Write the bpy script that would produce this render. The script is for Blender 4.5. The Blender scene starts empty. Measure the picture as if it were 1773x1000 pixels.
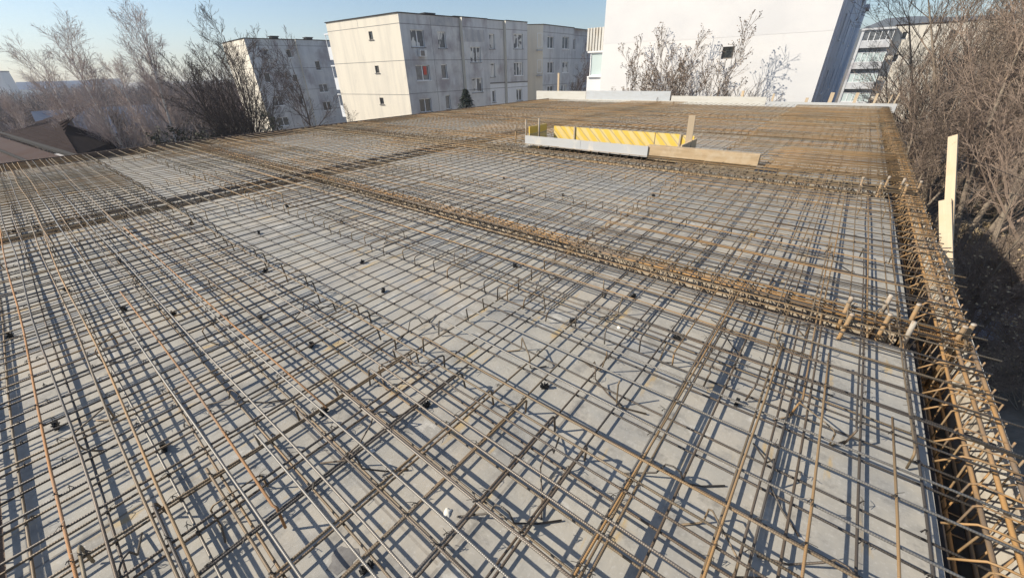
import bpy, math, random
from mathutils import Vector, Matrix
S = bpy.context.scene
COL = S.collection
R = math.radians
rng = random.Random(7)

# ------------------------------------------------------------------ camera
CAM = Vector((0, 0, 1.65))
FPX = 668.33
RV = Vector((0.78022505, 0.62498507, -0.02534841))
UV_ = Vector((-0.29042524, 0.39786049, 0.87026445))
FV = Vector((-0.55398741, 0.67164031, -0.49193216))
cd = bpy.data.cameras.new('camera')
cam = bpy.data.objects.new('camera', cd)
COL.objects.link(cam)
m = Matrix((RV, UV_, -FV)).transposed().to_4x4()
m.translation = CAM
cam.matrix_world = m
cd.sensor_width = 36
cd.lens = 36 * FPX / 1773
cd.clip_start = 0.05
cd.clip_end = 9000
S.camera = cam


def pol(az, D, z=0.0):
    a = R(az)
    return Vector((D * math.sin(a), D * math.cos(a), z))


def pix(p):
    d = Vector(p) - CAM
    w = d.dot(FV)
    if w < 0.05:
        return None
    return (886.5 + FPX * d.dot(RV) / w, 500 - FPX * d.dot(UV_) / w, w)


# ------------------------------------------------------------------ materials
def nodes_of(name):
    mt = bpy.data.materials.new(name)
    mt.use_nodes = True
    nt = mt.node_tree
    nt.nodes.clear()
    out = nt.nodes.new('ShaderNodeOutputMaterial')
    b = nt.nodes.new('ShaderNodeBsdfPrincipled')
    nt.links.new(b.outputs[0], out.inputs[0])
    return mt, nt, b


def coords(nt, space, scale):
    if space == 'pos':
        g = nt.nodes.new('ShaderNodeNewGeometry').outputs['Position']
    else:
        g = nt.nodes.new('ShaderNodeTexCoord').outputs['Object']
    mp = nt.nodes.new('ShaderNodeMapping')
    mp.inputs['Scale'].default_value = scale
    nt.links.new(g, mp.inputs[0])
    return mp.outputs[0]


def c4(c):
    return (c[0], c[1], c[2], 1)


def mat(name, base, rough=0.8, metal=0.0, layers=(), bump=None, rand=None, spec=0.4, alpha=None):
    """layers: (space, scale3, detail, lo, hi, colour, strength); bump: (space, scale3, strength, dist)"""
    mt, nt, b = nodes_of(name)
    L = nt.links
    rgb = nt.nodes.new('ShaderNodeRGB')
    rgb.outputs[0].default_value = c4(base)
    cur = rgb.outputs[0]
    for (space, sc, det, lo, hi, colr, st) in layers:
        n = nt.nodes.new('ShaderNodeTexNoise')
        n.inputs['Scale'].default_value = 1
        n.inputs['Detail'].default_value = det
        n.inputs['Roughness'].default_value = 0.6
        L.new(coords(nt, space, sc), n.inputs['Vector'])
        mr = nt.nodes.new('ShaderNodeMapRange')
        mr.inputs[1].default_value = lo
        mr.inputs[2].default_value = hi
        mr.inputs[3].default_value = 0
        mr.inputs[4].default_value = st
        L.new(n.outputs['Fac'], mr.inputs[0])
        mx = nt.nodes.new('ShaderNodeMix')
        mx.data_type = 'RGBA'
        L.new(mr.outputs[0], mx.inputs[0])
        L.new(cur, mx.inputs[6])
        mx.inputs[7].default_value = c4(colr)
        cur = mx.outputs[2]
    if rand:
        oi = nt.nodes.new('ShaderNodeObjectInfo')
        mr = nt.nodes.new('ShaderNodeMapRange')
        mr.inputs[1].default_value = rand[1]
        mr.inputs[2].default_value = 1
        mr.inputs[3].default_value = 0
        mr.inputs[4].default_value = rand[2]
        L.new(oi.outputs['Random'], mr.inputs[0])
        mx = nt.nodes.new('ShaderNodeMix')
        mx.data_type = 'RGBA'
        L.new(mr.outputs[0], mx.inputs[0])
        L.new(cur, mx.inputs[6])
        mx.inputs[7].default_value = c4(rand[0])
        cur = mx.outputs[2]
    L.new(cur, b.inputs['Base Color'])
    b.inputs['Roughness'].default_value = rough
    b.inputs['Metallic'].default_value = metal
    b.inputs['Specular IOR Level'].default_value = spec
    if bump:
        n = nt.nodes.new('ShaderNodeTexNoise')
        n.inputs['Scale'].default_value = 1
        n.inputs['Detail'].default_value = 6
        L.new(coords(nt, bump[0], bump[1]), n.inputs['Vector'])
        bp = nt.nodes.new('ShaderNodeBump')
        bp.inputs['Strength'].default_value = bump[2]
        bp.inputs['Distance'].default_value = bump[3]
        L.new(n.outputs['Fac'], bp.inputs['Height'])
        L.new(bp.outputs[0], b.inputs['Normal'])
    return mt


def steel(name, base, rust, lo, hi, st, metal, rough):
    """ribbed reinforcing steel: rust by noise along the bar, ribs as bump along local X"""
    mt = mat(name, base, rough, metal,
             [('obj', (0.9, 14, 14), 4, lo, hi, rust, st),
              ('pos', (1.1, 1.1, 1.1), 3, 0.52, 0.75, (0.30, 0.27, 0.23), 0.45)],
             rand=((0.19, 0.125, 0.07), 0.6, 0.4))
    nt = mt.node_tree
    b = [n for n in nt.nodes if n.type == 'BSDF_PRINCIPLED'][0]
    w = nt.nodes.new('ShaderNodeTexWave')
    w.bands_direction = 'X'
    w.inputs['Scale'].default_value = 38
    nt.links.new(coords(nt, 'obj', (1, 1, 1)), w.inputs['Vector'])
    bp = nt.nodes.new('ShaderNodeBump')
    bp.inputs['Strength'].default_value = 0.3
    bp.inputs['Distance'].default_value = 0.002
    nt.links.new(w.outputs['Fac'], bp.inputs['Height'])
    nt.links.new(bp.outputs[0], b.inputs['Normal'])
    return mt


M = {}
M['steel'] = steel('steel', (0.085, 0.074, 0.063), (0.19, 0.125, 0.07), 0.5, 0.68, 0.7, 0.25, 0.5)
M['steel_mid'] = steel('steel_mid', (0.175, 0.135, 0.088), (0.30, 0.19, 0.09), 0.46, 0.66, 0.75, 0.2, 0.55)
M['steel_rust'] = steel('steel_rust', (0.265, 0.18, 0.095), (0.40, 0.225, 0.085), 0.42, 0.62, 0.8, 0.1, 0.65)
M['steel_tan'] = steel('steel_tan', (0.18, 0.13, 0.085), (0.42, 0.235, 0.085), 0.42, 0.56, 0.95, 0.05, 0.65)
M['steel_orange'] = steel('steel_orange', (0.42, 0.205, 0.075), (0.26, 0.15, 0.08), 0.45, 0.65, 0.7, 0.05, 0.75)
M['steel_bright'] = steel('steel_bright', (0.22, 0.205, 0.18), (0.15, 0.12, 0.085), 0.5, 0.7, 0.7, 0.4, 0.45)
M['steel_far'] = mat('steel_far', (0.215, 0.165, 0.10), 0.65, 0.1,
                     [('pos', (0.35, 0.8, 1), 4, 0.47, 0.66, (0.40, 0.245, 0.10), 0.8),
                      ('pos', (2.5, 3.1, 1), 3, 0.5, 0.7, (0.40, 0.35, 0.26), 0.7)])
M['wire'] = mat('wire', (0.07, 0.06, 0.05), 0.55, 0.3)
M['plastic_black'] = mat('plastic_black', (0.018, 0.018, 0.018), 0.5)


def deck_mat():
    mt, nt, b = nodes_of('plywood_deck')
    L = nt.links

    def noise(sc, det, lo, hi, rough=0.6):
        n = nt.nodes.new('ShaderNodeTexNoise')
        n.inputs['Scale'].default_value = 1
        n.inputs['Detail'].default_value = det
        n.inputs['Roughness'].default_value = rough
        L.new(coords(nt, 'pos', sc), n.inputs['Vector'])
        mr = nt.nodes.new('ShaderNodeMapRange')
        mr.inputs[1].default_value = lo
        mr.inputs[2].default_value = hi
        L.new(n.outputs['Fac'], mr.inputs[0])
        return mr.outputs[0]

    def mix(f, a, c, k=1.0):
        mx = nt.nodes.new('ShaderNodeMix')
        mx.data_type = 'RGBA'
        if k != 1.0:
            mm = nt.nodes.new('ShaderNodeMath')
            mm.operation = 'MULTIPLY'
            mm.inputs[1].default_value = k
            L.new(f, mm.inputs[0])
            f = mm.outputs[0]
        L.new(f, mx.inputs[0])
        if isinstance(a, tuple):
            mx.inputs[6].default_value = c4(a)
        else:
            L.new(a, mx.inputs[6])
        if isinstance(c, tuple):
            mx.inputs[7].default_value = c4(c)
        else:
            L.new(c, mx.inputs[7])
        return mx.outputs[2]
    # boards 0.5 x 2.5 m
    br = nt.nodes.new('ShaderNodeTexBrick')
    br.offset = 0.5
    br.inputs['Color1'].default_value = (0.42, 0.392, 0.33, 1)
    br.inputs['Color2'].default_value = (0.37, 0.352, 0.303, 1)
    br.inputs['Mortar'].default_value = (0.16, 0.145, 0.125, 1)
    br.inputs['Scale'].default_value = 1
    br.inputs['Mortar Size'].default_value = 0.006
    br.inputs['Brick Width'].default_value = 2.5
    br.inputs['Row Height'].default_value = 1.25
    mp = nt.nodes.new('ShaderNodeMapping')
    mp.inputs['Location'].default_value = (0.4, 0.73, 0)
    mp.inputs['Rotation'].default_value = (0, 0, math.pi / 2)
    g = nt.nodes.new('ShaderNodeNewGeometry')
    L.new(g.outputs['Position'], mp.inputs[0])
    L.new(mp.outputs[0], br.inputs['Vector'])
    c = br.outputs['Color']
    c = mix(noise((0.9, 0.9, 1), 5, 0.4, 0.7), c, (0.43, 0.385, 0.315), 0.8)
    c = mix(noise((2.6, 1.7, 1), 6, 0.44, 0.68), c, (0.27, 0.265, 0.245), 0.9)
    c = mix(noise((0.5, 3.2, 1), 6, 0.5, 0.7), c, (0.335, 0.335, 0.315), 0.7)
    c = mix(noise((60, 60, 1), 3, 0.55, 0.75), c, (0.55, 0.53, 0.49), 0.45)
    c = mix(noise((26, 7, 1), 4, 0.60, 0.72, 0.7), c, (0.30, 0.28, 0.25), 0.5)
    # ochre release-agent and rust smears along the bars
    sm = noise((9, 1.8, 1), 4, 0.615, 0.69)
    c = mix(sm, c, (0.47, 0.33, 0.14), 0.75)
    c = mix(noise((1.7, 7, 1), 4, 0.66, 0.74), c, (0.40, 0.29, 0.17), 0.5)
    c = mix(noise((6, 6, 1), 8, 0.52, 0.66, 0.75), c, (0.21, 0.20, 0.18), 0.8)
    c = mix(noise((3.3, 4.1, 1), 7, 0.60, 0.66, 0.7), c, (0.52, 0.50, 0.45), 0.75)
    c = mix(noise((120, 9, 1), 4, 0.60, 0.70, 0.7), c, (0.27, 0.255, 0.23), 0.5)
    c = mix(noise((10, 130, 1), 4, 0.63, 0.72, 0.7), c, (0.55, 0.53, 0.49), 0.5)
    # white plaster specks
    c = mix(noise((85, 85, 1), 2, 0.735, 0.76), c, (0.75, 0.73, 0.68), 0.9)
    L.new(c, b.inputs['Base Color'])
    b.inputs['Roughness'].default_value = 0.72
    b.inputs['Specular IOR Level'].default_value = 0.3
    n = nt.nodes.new('ShaderNodeTexNoise')
    n.inputs['Scale'].default_value = 1
    n.inputs['Detail'].default_value = 8
    L.new(coords(nt, 'pos', (22, 22, 22)), n.inputs['Vector'])
    bp = nt.nodes.new('ShaderNodeBump')
    bp.inputs['Strength'].default_value = 0.25
    bp.inputs['Distance'].default_value = 0.004
    L.new(n.outputs['Fac'], bp.inputs['Height'])
    L.new(bp.outputs[0], b.inputs['Normal'])
    return mt


M['deck'] = deck_mat()
M['wood'] = mat('wood', (0.60, 0.46, 0.29), 0.75, 0, [('obj', (30, 30, 1.5), 5, 0.4, 0.7, (0.47, 0.33, 0.18), 0.7), ('pos', (3, 3, 3), 4, 0.5, 0.75, (0.66, 0.56, 0.42), 0.6)], ('obj', (40, 40, 3), 0.3, 0.004))
M['wood_pale'] = mat('wood_pale', (0.49, 0.385, 0.26), 0.75, 0, [('obj', (40, 40, 2), 5, 0.42, 0.7, (0.60, 0.47, 0.30), 0.6), ('pos', (5, 5, 6), 3, 0.56, 0.7, (0.50, 0.36, 0.22), 0.6), ('pos', (22, 22, 9), 3, 0.66, 0.72, (0.30, 0.19, 0.10), 0.8)], ('obj', (50, 50, 3), 0.3, 0.004))
M['wood_old'] = mat('wood_old', (0.50, 0.42, 0.31), 0.85, 0, [('pos', (2, 14, 20), 5, 0.4, 0.7, (0.36, 0.28, 0.19), 0.7), ('pos', (6, 6, 6), 4, 0.5, 0.7, (0.58, 0.52, 0.42), 0.7)], ('pos', (6, 40, 40), 0.4, 0.005))
M['wood_warm'] = mat('wood_warm', (0.50, 0.37, 0.22), 0.85, 0, [('pos', (2, 14, 20), 5, 0.4, 0.7, (0.33, 0.23, 0.13), 0.8), ('pos', (6, 6, 6), 4, 0.5, 0.7, (0.56, 0.46, 0.32), 0.7)], ('pos', (6, 40, 40), 0.4, 0.005))
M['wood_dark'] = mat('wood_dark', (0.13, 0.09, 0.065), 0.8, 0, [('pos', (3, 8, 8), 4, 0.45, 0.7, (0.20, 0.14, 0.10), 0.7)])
M['trough_shade'] = mat('trough_shade', (0.028, 0.022, 0.018), 0.8, 0, [('pos', (3, 8, 8), 4, 0.5, 0.75, (0.07, 0.055, 0.045), 0.6)])  # near-black board colour paints in the shade deep inside the right trough
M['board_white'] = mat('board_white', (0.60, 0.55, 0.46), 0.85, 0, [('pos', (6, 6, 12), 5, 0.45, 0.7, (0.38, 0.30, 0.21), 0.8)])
M['board_grey'] = mat('board_grey', (0.50, 0.50, 0.48), 0.7, 0, [('pos', (0.7, 0.7, 2), 3, 0.4, 0.65, (0.43, 0.44, 0.45), 0.8), ('pos', (8, 8, 30), 5, 0.5, 0.75, (0.46, 0.44, 0.40), 0.5), ('pos', (3, 3, 1.5), 4, 0.58, 0.7, (0.66, 0.60, 0.50), 0.7)], ('pos', (30, 30, 30), 0.2, 0.003))
M['board_bluegrey'] = mat('board_bluegrey', (0.48, 0.50, 0.51), 0.65, 0, [('pos', (3, 3, 10), 5, 0.45, 0.7, (0.42, 0.42, 0.40), 0.6)])
M['board_beige'] = mat('board_beige', (0.58, 0.56, 0.50), 0.75, 0, [('pos', (2, 2, 8), 5, 0.45, 0.7, (0.50, 0.46, 0.38), 0.6)])


def yellow_mat():
    mt, nt, b = nodes_of('yellow_panel')
    L = nt.links
    w = nt.nodes.new('ShaderNodeTexWave')
    w.bands_direction = 'X'
    w.inputs['Scale'].default_value = 1.7
    w.inputs['Distortion'].default_value = 1.2
    w.inputs['Detail'].default_value = 2
    w.inputs['Detail Scale'].default_value = 3
    mp = nt.nodes.new('ShaderNodeMapping')
    mp.inputs['Rotation'].default_value = (0, R(40), 0)
    g = nt.nodes.new('ShaderNodeNewGeometry')
    L.new(g.outputs['Position'], mp.inputs[0])
    L.new(mp.outputs[0], w.inputs['Vector'])
    rp = nt.nodes.new('ShaderNodeValToRGB')
    rp.color_ramp.elements[0].position = 0.42
    rp.color_ramp.elements[0].color = (0.74, 0.50, 0.08, 1)
    rp.color_ramp.elements[1].position = 0.62
    rp.color_ramp.elements[1].color = (0.71, 0.545, 0.22, 1)
    L.new(w.outputs['Fac'], rp.inputs[0])
    w2 = nt.nodes.new('ShaderNodeTexWave')
    w2.bands_direction = 'X'
    w2.inputs['Scale'].default_value = 1.7
    w2.inputs['Distortion'].default_value = 0.8
    mp2 = nt.nodes.new('ShaderNodeMapping')
    mp2.inputs['Rotation'].default_value = (0, R(48), 0)
    mp2.inputs['Location'].default_value = (0.1, 0, 0)
    L.new(g.outputs['Position'], mp2.inputs[0])
    L.new(mp2.outputs[0], w2.inputs['Vector'])
    r2 = nt.nodes.new('ShaderNodeMapRange')
    r2.inputs[1].default_value = 0.93
    r2.inputs[2].default_value = 0.985
    r2.inputs[4].default_value = 0.6
    L.new(w2.outputs['Fac'], r2.inputs[0])
    mx = nt.nodes.new('ShaderNodeMix')
    mx.data_type = 'RGBA'
    L.new(r2.outputs[0], mx.inputs[0])
    L.new(rp.outputs[0], mx.inputs[6])
    mx.inputs[7].default_value = (0.34, 0.27, 0.16, 1)
    L.new(mx.outputs[2], b.inputs['Base Color'])
    b.inputs['Roughness'].default_value = 0.6
    return mt


M['yellow'] = yellow_mat()
M['concrete'] = mat('concrete', (0.30, 0.29, 0.28), 0.9, 0, [('pos', (0.6, 0.6, 1.2), 5, 0.4, 0.7, (0.22, 0.21, 0.20), 0.7)])
STREAK = (1.6, 1.6, 0.16)
M['panel_grey'] = mat('panel_grey', (0.54, 0.55, 0.555), 0.9, 0, [('pos', STREAK, 6, 0.42, 0.68, (0.36, 0.365, 0.375), 0.85), ('pos', (0.35, 0.35, 0.5), 4, 0.45, 0.65, (0.60, 0.595, 0.57), 0.7), ('pos', (0.5, 0.5, 0.35), 5, 0.51, 0.66, (0.26, 0.22, 0.23), 0.7)], ('pos', (25, 25, 25), 0.3, 0.01))
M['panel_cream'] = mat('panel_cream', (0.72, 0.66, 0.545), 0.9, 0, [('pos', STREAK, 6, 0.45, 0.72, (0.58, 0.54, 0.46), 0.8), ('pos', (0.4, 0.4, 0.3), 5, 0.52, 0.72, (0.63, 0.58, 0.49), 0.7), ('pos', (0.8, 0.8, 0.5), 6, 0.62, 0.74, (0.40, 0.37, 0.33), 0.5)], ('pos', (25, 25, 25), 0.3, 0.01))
M['panel_stain'] = mat('panel_stain', (0.34, 0.345, 0.36), 0.9, 0, [('pos', (2, 2, 1), 6, 0.4, 0.6, (0.48, 0.47, 0.45), 0.9)])
M['panel_paint'] = mat('panel_paint', (0.66, 0.68, 0.70), 0.85, 0, [('pos', STREAK, 5, 0.45, 0.7, (0.55, 0.56, 0.57), 0.6)])
M['joint'] = mat('joint', (0.17, 0.165, 0.16), 0.9)
M['roof_edge'] = mat('roof_edge', (0.045, 0.043, 0.041), 0.95, spec=0.1)
M['render_white'] = mat('render_white', (0.73, 0.71, 0.68), 0.9, 0, [('pos', (0.25, 0.25, 0.35), 5, 0.42, 0.66, (0.64, 0.635, 0.625), 0.8), ('pos', (3, 3, 0.5), 5, 0.6, 0.75, (0.60, 0.585, 0.56), 0.4)], ('pos', (18, 18, 18), 0.25, 0.012))
M['render_skylit'] = mat('render_skylit', (0.78, 0.80, 0.83), 0.85, 0, [('pos', STREAK, 5, 0.4, 0.7, (0.62, 0.65, 0.70), 0.7)], ('pos', (18, 18, 18), 0.2, 0.01))  # white render tinted blue: sky light on the shaded side put into its colour
M['render_band'] = mat('render_band', (0.70, 0.685, 0.665), 0.9, 0, [('pos', (0.3, 0.3, 0.4), 5, 0.42, 0.66, (0.61, 0.605, 0.60), 0.8)])
M['frame_white'] = mat('frame_white', (0.80, 0.80, 0.79), 0.5)
M['frame_dark'] = mat('frame_dark', (0.20, 0.18, 0.16), 0.6)
M['glass_dark'] = mat('glass_dark', (0.03, 0.035, 0.04), 0.08, spec=0.6)
M['glass_mid'] = mat('glass_mid', (0.16, 0.17, 0.18), 0.15, 0, [('obj', (2, 2, 2), 3, 0.4, 0.6, (0.08, 0.085, 0.09), 0.8)], spec=0.6)
M['curtain'] = mat('curtain', (0.66, 0.65, 0.61), 0.6, 0, [('pos', (7, 7, 0.4), 2, 0.45, 0.55, (0.30, 0.30, 0.30), 0.8), ('pos', (1.1, 1.1, 0.9), 2, 0.5, 0.54, (0.07, 0.075, 0.08), 0.9)], spec=0.6)
M['glass_green'] = mat('glass_green', (0.50, 0.58, 0.56), 0.2, spec=0.6)
M['red_cloth'] = mat('red_cloth', (0.55, 0.10, 0.07), 0.8)
M['metal_corr'] = mat('metal_corr', (0.58, 0.56, 0.51), 0.6, 0.1, [('pos', (3, 3, 0.6), 4, 0.5, 0.7, (0.45, 0.38, 0.28), 0.7)])
M['soil'] = mat('soil', (0.19, 0.155, 0.115), 0.95, 0, [('pos', (0.12, 0.12, 0.12), 6, 0.4, 0.65, (0.12, 0.098, 0.072), 0.9), ('pos', (0.9, 0.9, 0.9), 6, 0.45, 0.7, (0.28, 0.235, 0.18), 0.8), ('pos', (0.03, 0.03, 0.03), 3, 0.5, 0.62, (0.21, 0.185, 0.155), 0.6)], ('pos', (3, 3, 3), 0.8, 0.1))
M['bark_dark'] = mat('bark_dark', (0.075, 0.06, 0.05), 0.9, 0, [('pos', (3, 3, 0.6), 4, 0.45, 0.7, (0.12, 0.10, 0.08), 0.8)])
M['twig_dark'] = mat('twig_dark', (0.085, 0.063, 0.053), 0.9)
M['bark_brown'] = mat('bark_brown', (0.27, 0.22, 0.165), 0.9, 0, [('pos', (3, 3, 0.6), 4, 0.45, 0.7, (0.13, 0.10, 0.075), 0.8)])
M['twig_brown'] = mat('twig_brown', (0.235, 0.18, 0.135), 0.9, rand=((0.26, 0.19, 0.145), 0.3, 0.8))
M['twig_grey'] = mat('twig_grey', (0.24, 0.22, 0.20), 0.9)
M['twig_birch'] = mat('twig_birch', (0.46, 0.38, 0.34), 0.9)
M['twig_bush'] = mat('twig_bush', (0.21, 0.165, 0.13), 0.9)
M['twig_umber'] = mat('twig_umber', (0.19, 0.145, 0.11), 0.9, rand=((0.26, 0.17, 0.13), 0.3, 0.8))
M['twig_pale'] = mat('twig_pale', (0.27, 0.225, 0.18), 0.9)
M['bark_birch'] = mat('bark_birch', (0.66, 0.63, 0.59), 0.8, 0, [('pos', (4, 4, 9), 4, 0.56, 0.64, (0.10, 0.08, 0.07), 0.85)])
M['leaf_dry'] = mat('leaf_dry', (0.25, 0.18, 0.12), 0.85, 0, [('pos', (1.4, 1.4, 1.4), 3, 0.4, 0.65, (0.15, 0.115, 0.085), 0.9)])
M['leaf_straw'] = mat('leaf_straw', (0.42, 0.33, 0.20), 0.85, 0, [('pos', (2, 2, 2), 3, 0.4, 0.65, (0.30, 0.22, 0.13), 0.9)])
M['needle'] = mat('needle', (0.022, 0.03, 0.02), 0.8)
M['evergreen'] = mat('evergreen', (0.06, 0.065, 0.04), 0.8, 0, [('pos', (1, 1, 1), 3, 0.4, 0.65, (0.10, 0.085, 0.05), 0.9)])
M['wood_far'] = mat('wood_far', (0.20, 0.145, 0.13), 0.95, 0, [('pos', (0.03, 0.03, 0.02), 3, 0.42, 0.6, (0.20, 0.145, 0.12), 0.9), ('pos', (0.08, 0.08, 0.02), 3, 0.5, 0.65, (0.095, 0.08, 0.065), 0.8)])
M['tile_dark'] = mat('tile_dark', (0.028, 0.018, 0.016), 1.0, 0, [('pos', (1, 1, 4), 4, 0.45, 0.7, (0.04, 0.027, 0.024), 0.8)], spec=0.08)
M['tile_pink'] = mat('tile_pink', (0.085, 0.062, 0.055), 1.0, 0, [('pos', (0.5, 0.5, 1), 4, 0.45, 0.7, (0.075, 0.046, 0.037), 0.8)], spec=0.1)
M['roof_blue'] = mat('roof_blue', (0.085, 0.11, 0.16), 0.5)
M['roof_grey'] = mat('roof_grey', (0.17, 0.17, 0.18), 0.7)
M['wall_far'] = mat('wall_far', (0.45, 0.43, 0.41), 0.9)
M['wall_pale'] = mat('wall_pale', (0.72, 0.71, 0.69), 0.9)
M['hill'] = mat('hill', (0.06, 0.065, 0.06), 0.95, 0, [('pos', (0.01, 0.01, 0.01), 4, 0.4, 0.7, (0.10, 0.085, 0.07), 0.8)])
M['tarp'] = mat('tarp', (0.62, 0.66, 0.80), 0.5, 0, [('pos', (2.5, 2.5, 2.5), 5, 0.45, 0.6, (0.14, 0.13, 0.13), 0.9)])
M['rubber'] = mat('rubber', (0.02, 0.02, 0.02), 0.6)
M['stone'] = mat('stone', (0.42, 0.40, 0.37), 0.9, 0, [('pos', (6, 6, 6), 4, 0.4, 0.7, (0.30, 0.28, 0.25), 0.8)])
M['plaster'] = mat('plaster', (0.80, 0.76, 0.66), 0.9, 0, [('pos', (50, 50, 50), 3, 0.5, 0.7, (0.66, 0.60, 0.48), 0.7)])
M['mud'] = mat('mud', (0.17, 0.16, 0.15), 0.9, 0, [('pos', (40, 40, 40), 3, 0.4, 0.7, (0.25, 0.24, 0.22), 0.8)])
M['cement'] = mat('cement', (0.40, 0.355, 0.29), 0.9, 0, [('pos', (50, 50, 30), 3, 0.45, 0.6, (0.32, 0.23, 0.15), 0.8)])
M['ac_white'] = mat('ac_white', (0.66, 0.66, 0.64), 0.5)


# ------------------------------------------------------------------ mesh builder
class MB:
    def __init__(self):
        self.v = []
        self.f = []
        self.m = []

    def face(self, idx, mi=0):
        self.f.append(idx)
        self.m.append(mi)

    def poly(self, pts, mi=0):
        n = len(self.v)
        self.v += [tuple(p) for p in pts]
        self.face(tuple(range(n, n + len(pts))), mi)

    def box(self, c, s, rot=None, mi=0, taper=1.0):
        n = len(self.v)
        c = Vector(c)
        for z in (-1, 1):
            k = taper if z > 0 else 1.0
            for (x, y) in ((-1, -1), (1, -1), (1, 1), (-1, 1)):
                p = Vector((x * s[0] / 2 * k, y * s[1] / 2 * k, z * s[2] / 2))
                if rot is not None:
                    p = rot @ p
                self.v.append(tuple(c + p))
        for q in ((3, 2, 1, 0), (4, 5, 6, 7), (0, 1, 5, 4), (1, 2, 6, 5), (2, 3, 7, 6), (3, 0, 4, 7)):
            self.face(tuple(n + i for i in q), mi)

    def tube(self, pts, r, sides=6, mi=0, cap=True):
        pts = [Vector(p) for p in pts]
        rs = r if isinstance(r, (list, tuple)) else [r] * len(pts)
        n0 = len(self.v)
        ref = None
        for i, p in enumerate(pts):
            if i == 0:
                d = pts[1] - p
            elif i == len(pts) - 1:
                d = p - pts[i - 1]
            else:
                d = (pts[i + 1] - p).normalized() + (p - pts[i - 1]).normalized()
            if d.length < 1e-9:
                d = Vector((0, 0, 1))
            d.normalize()
            if ref is None:
                ref = Vector((0, 0, 1)) if abs(d.z) < 0.9 else Vector((1, 0, 0))
            a = ref - d * ref.dot(d)
            if a.length < 1e-4:
                a = d.orthogonal()
            a.normalize()
            ref = a
            b = d.cross(a)
            for k in range(sides):
                t = 2 * math.pi * k / sides
                self.v.append(tuple(p + (a * math.cos(t) + b * math.sin(t)) * rs[i]))
        for i in range(len(pts) - 1):
            for k in range(sides):
                a = n0 + i * sides + k
                b = n0 + i * sides + (k + 1) % sides
                self.face((a, b, b + sides, a + sides), mi)
        if cap:
            self.face(tuple(n0 + k for k in reversed(range(sides))), mi)
            e = n0 + (len(pts) - 1) * sides
            self.face(tuple(e + k for k in range(sides)), mi)

    def mesh(self, name, mats, smooth=False):
        me = bpy.data.meshes.new(name)
        me.from_pydata(self.v, [], self.f)
        if not isinstance(mats, (list, tuple)):
            mats = [mats]
        for x in mats:
            me.materials.append(x)
        if len(mats) > 1:
            me.polygons.foreach_set('material_index', self.m)
        if smooth:
            me.polygons.foreach_set('use_smooth', [True] * len(self.f))
        me.update()
        return me

    def build(self, name, mats, parent=None, smooth=False, loc=None):
        o = bpy.data.objects.new(name, self.mesh(name, mats, smooth))
        COL.objects.link(o)
        if parent is not None:
            o.parent = parent
        if loc is not None:
            o.location = loc
        return o


def tag(o, label=None, cat=None, group=None, kind=None):
    if label:
        o['label'] = label
    if cat:
        o['category'] = cat
    if group:
        o['group'] = group
    if kind:
        o['kind'] = kind
    return o


def empty(name, label, cat, loc=(0, 0, 0), group=None, rz=0):
    o = bpy.data.objects.new(name, None)
    o.empty_display_size = 0.2
    COL.objects.link(o)
    o.location = loc
    o.rotation_euler = (0, 0, rz)
    return tag(o, label, cat, group)


def copy_tree(o, parent=None):
    c = o.copy()
    COL.objects.link(c)
    if parent is not None:
        c.parent = parent
    for ch in list(o.children):
        copy_tree(ch, c)
    return c


# ------------------------------------------------------------------ layout (metres, deck at z = 0)
XR, XL = 0.76, -14.3            # right and left deck edge
Y0, YE = -0.66, 21.3            # front and back deck edge
XBEAMS = [('front', -1.0, -0.66), ('near', 3.15, 3.5), ('mid', 7.22, 7.56), ('far', 12.3, 12.62), ('back', 15.9, 16.2)]
YB = (-7.78, -7.46)             # inner beam along Y
OPEN = (-6.0, -2.4, 7.9, 8.98)  # stair opening

# ground ------------------------------------------------------------------
g = MB()
gx = [-5000, -1200, -400, -160] + [-100 + 5 * i for i in range(33)] + [120, 400, 1200, 5000]
gy = [-5000, -400, -60] + [-20 + 5 * i for i in range(27)] + [180, 400, 1200, 6000]


def gz(x, y):
    z = -6.9 + 0.35 * math.sin(x * 0.11 + 1) * math.cos(y * 0.09) + 0.2 * math.sin(x * 0.31 + y * 0.27)
    if x > 9:                       # bank rising to the right of the site
        z += min(3.2, (x - 9) * 0.22)
    return z


for yy in gy:
    for xx in gx:
        g.v.append((xx, yy, gz(xx, yy) if abs(xx) < 130 and -30 < yy < 130 else -6.9 + (3.2 if xx > 30 else 0)))
nx = len(gx)
for j in range(len(gy) - 1):
    for i in range(nx - 1):
        a = j * nx + i
        g.face((a, a + 1, a + nx + 1, a + nx))
tag(g.build('ground', M['soil'], smooth=True), kind='structure')

# deck bays ------------------------------------------------------------------
ystops = [Y0]
for n, a, b in XBEAMS[1:]:
    ystops += [a, b]
ystops.append(YE)
for k in range(0, len(ystops), 2):
    ya, yb = ystops[k], ystops[k + 1]
    for (xa, xb) in ((XL, YB[0]), (YB[1], XR)):
        d = MB()
        if ya < OPEN[2] < yb and xa < OPEN[0] < xb:
            rects = [(xa, OPEN[0], ya, yb), (OPEN[1], xb, ya, yb), (OPEN[0], OPEN[1], ya, OPEN[2]), (OPEN[0], OPEN[1], OPEN[3], yb)]
        else:
            rects = [(xa, xb, ya, yb)]
        for (a, b, c, e) in rects:
            d.box(((a + b) / 2, (c + e) / 2, -0.011), (b - a, e - c, 0.022))
        tag(d.build('formwork_deck', M['deck']), kind='structure')

# building below the deck
b = empty('unfinished_building', 'unfinished concrete storey under the plywood deck', 'building', (-6.8, 10, -6.9))
w = MB()
w.box((0, 0, 3.2), (14.6, 21.9, 6.35))
w.build('wall', M['concrete'], b)

# beam formwork troughs and cages ---------------------------------------------
BARS_OUT = []


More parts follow.
